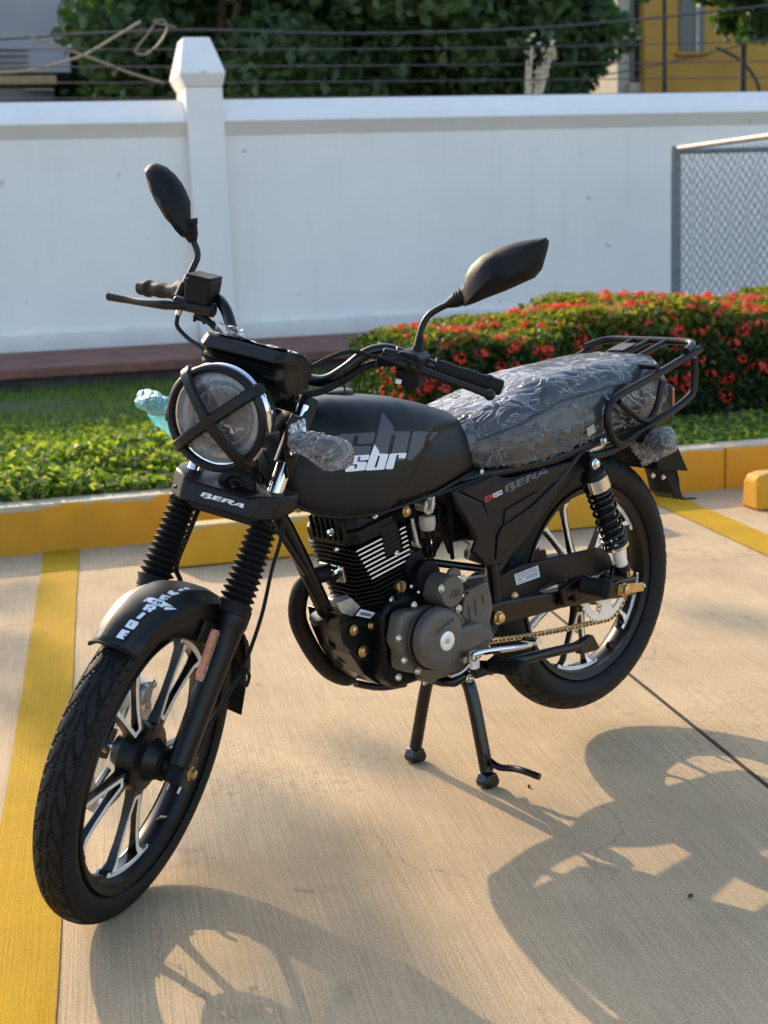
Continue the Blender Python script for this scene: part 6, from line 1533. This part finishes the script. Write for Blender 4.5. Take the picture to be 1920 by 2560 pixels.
def affine(s3, d3):
    A = np.array([[*p, 1] for p in s3]); Mx = np.linalg.solve(A, np.array(d3, float)); return lambda a, b: tuple(np.array([a, b, 1])@Mx)
bp_ = bvh_of([o for o in bpy.data.objects if o.name.startswith('side_panel')])
for L_ in BERA: decal('panel_lettering', 'N', [L_], bp_, 'grey2', sp_, .0005, affine([(213, 412), (1330, 728), (285, 318)], [(612, 760), (1500, 345), (592, 628)]))
for L_ in ([(180, 845), (262, 815), (266, 832), (205, 853), (208, 872), (262, 852), (264, 868), (212, 888), (216, 930), (285, 900), (288, 920), (205, 960), (192, 955)], [(270, 812), (300, 802), (322, 850), (318, 796), (345, 788), (354, 865), (330, 876), (298, 830), (306, 892), (284, 902)]):
    decal('panel_lettering', 'N', [L_], bp_, 'red', sp_, .0005)
for L_ in ([(335, 785), (368, 772), (384, 855), (362, 865), (350, 800), (338, 803)], [(385, 768), (455, 735), (458, 755), (405, 778), (408, 793), (455, 775), (466, 828), (395, 858), (392, 840), (444, 818), (440, 800), (395, 818)], [[(468, 730), (530, 700), (546, 775), (538, 790), (482, 814), (470, 805)], [(484, 742), (520, 726), (530, 772), (490, 790)]]):
    decal('panel_lettering', 'N', [L_], bp_, 'white1', sp_, .0005)
bs = bvh_of([o for o in bpy.data.objects if o.name in ('stator_cover', 'cover_bridge')])
for L_ in BERA: decal('cover_lettering', 'I', [L_], bs, 'ink', case, .0003, affine([(213, 412), (1330, 728), (285, 318)], [(232, 1098), (440, 925), (228, 1052)]))
bs2 = bvh_of([o for o in bpy.data.objects if o.name in ('starter_gear_cover',)])
emb = [[(355, 650), (400, 640), (405, 600), (435, 572), (480, 570), (520, 575), (500, 585), (498, 620), (470, 650), (430, 662), (405, 655)], ]
emb_in = [(418, 640), (420, 608), (445, 588), (482, 586), (480, 618), (458, 642), (430, 650)]
decal('cover_emblem', 'I', [[emb[0], emb_in]], bs2, 'ink', case, .0003)
decal('cover_emblem', 'I', [[[(432, 642), (448, 592), (472, 592), (474, 606), (462, 616), (470, 625), (458, 640)], [(448, 634), (455, 620), (460, 626), (456, 634)], [(456, 610), (459, 600), (466, 602), (462, 610)]]], bs2, 'ink', case, .0004)
bf = bvh_of([fender])
FL = [[(528, 737), (632, 766), (612, 800), (572, 788), (560, 805), (597, 815), (583, 832), (547, 824), (537, 842), (553, 852), (545, 880), (440, 850)],
      [[(640, 603), (755, 640), (748, 665), (690, 738), (662, 740), (563, 702)], [(655, 640), (670, 645), (640, 698), (627, 690)]],
      [(808, 503), (858, 520), (768, 600), (716, 583)],
      [[(870, 390), (985, 405), (1000, 425), (985, 460), (950, 468), (915, 505), (872, 492), (890, 465), (870, 462), (848, 482), (808, 465)], [(905, 425), (945, 432), (930, 445), (892, 440)]],
      [(1130, 430), (1240, 442), (1280, 462), (1130, 472), (1095, 455)],
      [[(870, 303), (960, 303), (1090, 345), (1230, 425), (1112, 420), (1080, 437), (1030, 415), (900, 372), (866, 350)], [(945, 333), (1000, 343), (992, 352), (975, 349), (955, 370), (940, 365), (962, 346), (942, 342)], [(1022, 350), (1078, 362), (1080, 374), (1052, 398), (1000, 384), (1002, 372)]],
      [(1040, 368), (1058, 372), (1042, 386), (1024, 381)],
      [(845, 325), (860, 318), (858, 352), (815, 362)],
      [(1080, 258), (1198, 288), (1185, 303), (1120, 290), (1108, 303), (1160, 315), (1150, 328), (1096, 314), (1080, 318), (1128, 332), (1110, 342), (1028, 316)],
      [(1180, 205), (1230, 207), (1240, 232), (1270, 228), (1310, 235), (1315, 247), (1215, 272), (1150, 240)],
      [(1335, 180), (1390, 185), (1345, 210), (1292, 208)],
      [(1390, 160), (1425, 158), (1410, 175), (1470, 168), (1440, 190), (1385, 185)]]
for L_ in FL: decal('fender_lettering', 'M', [L_], bf, 'white1', fender, .0006)
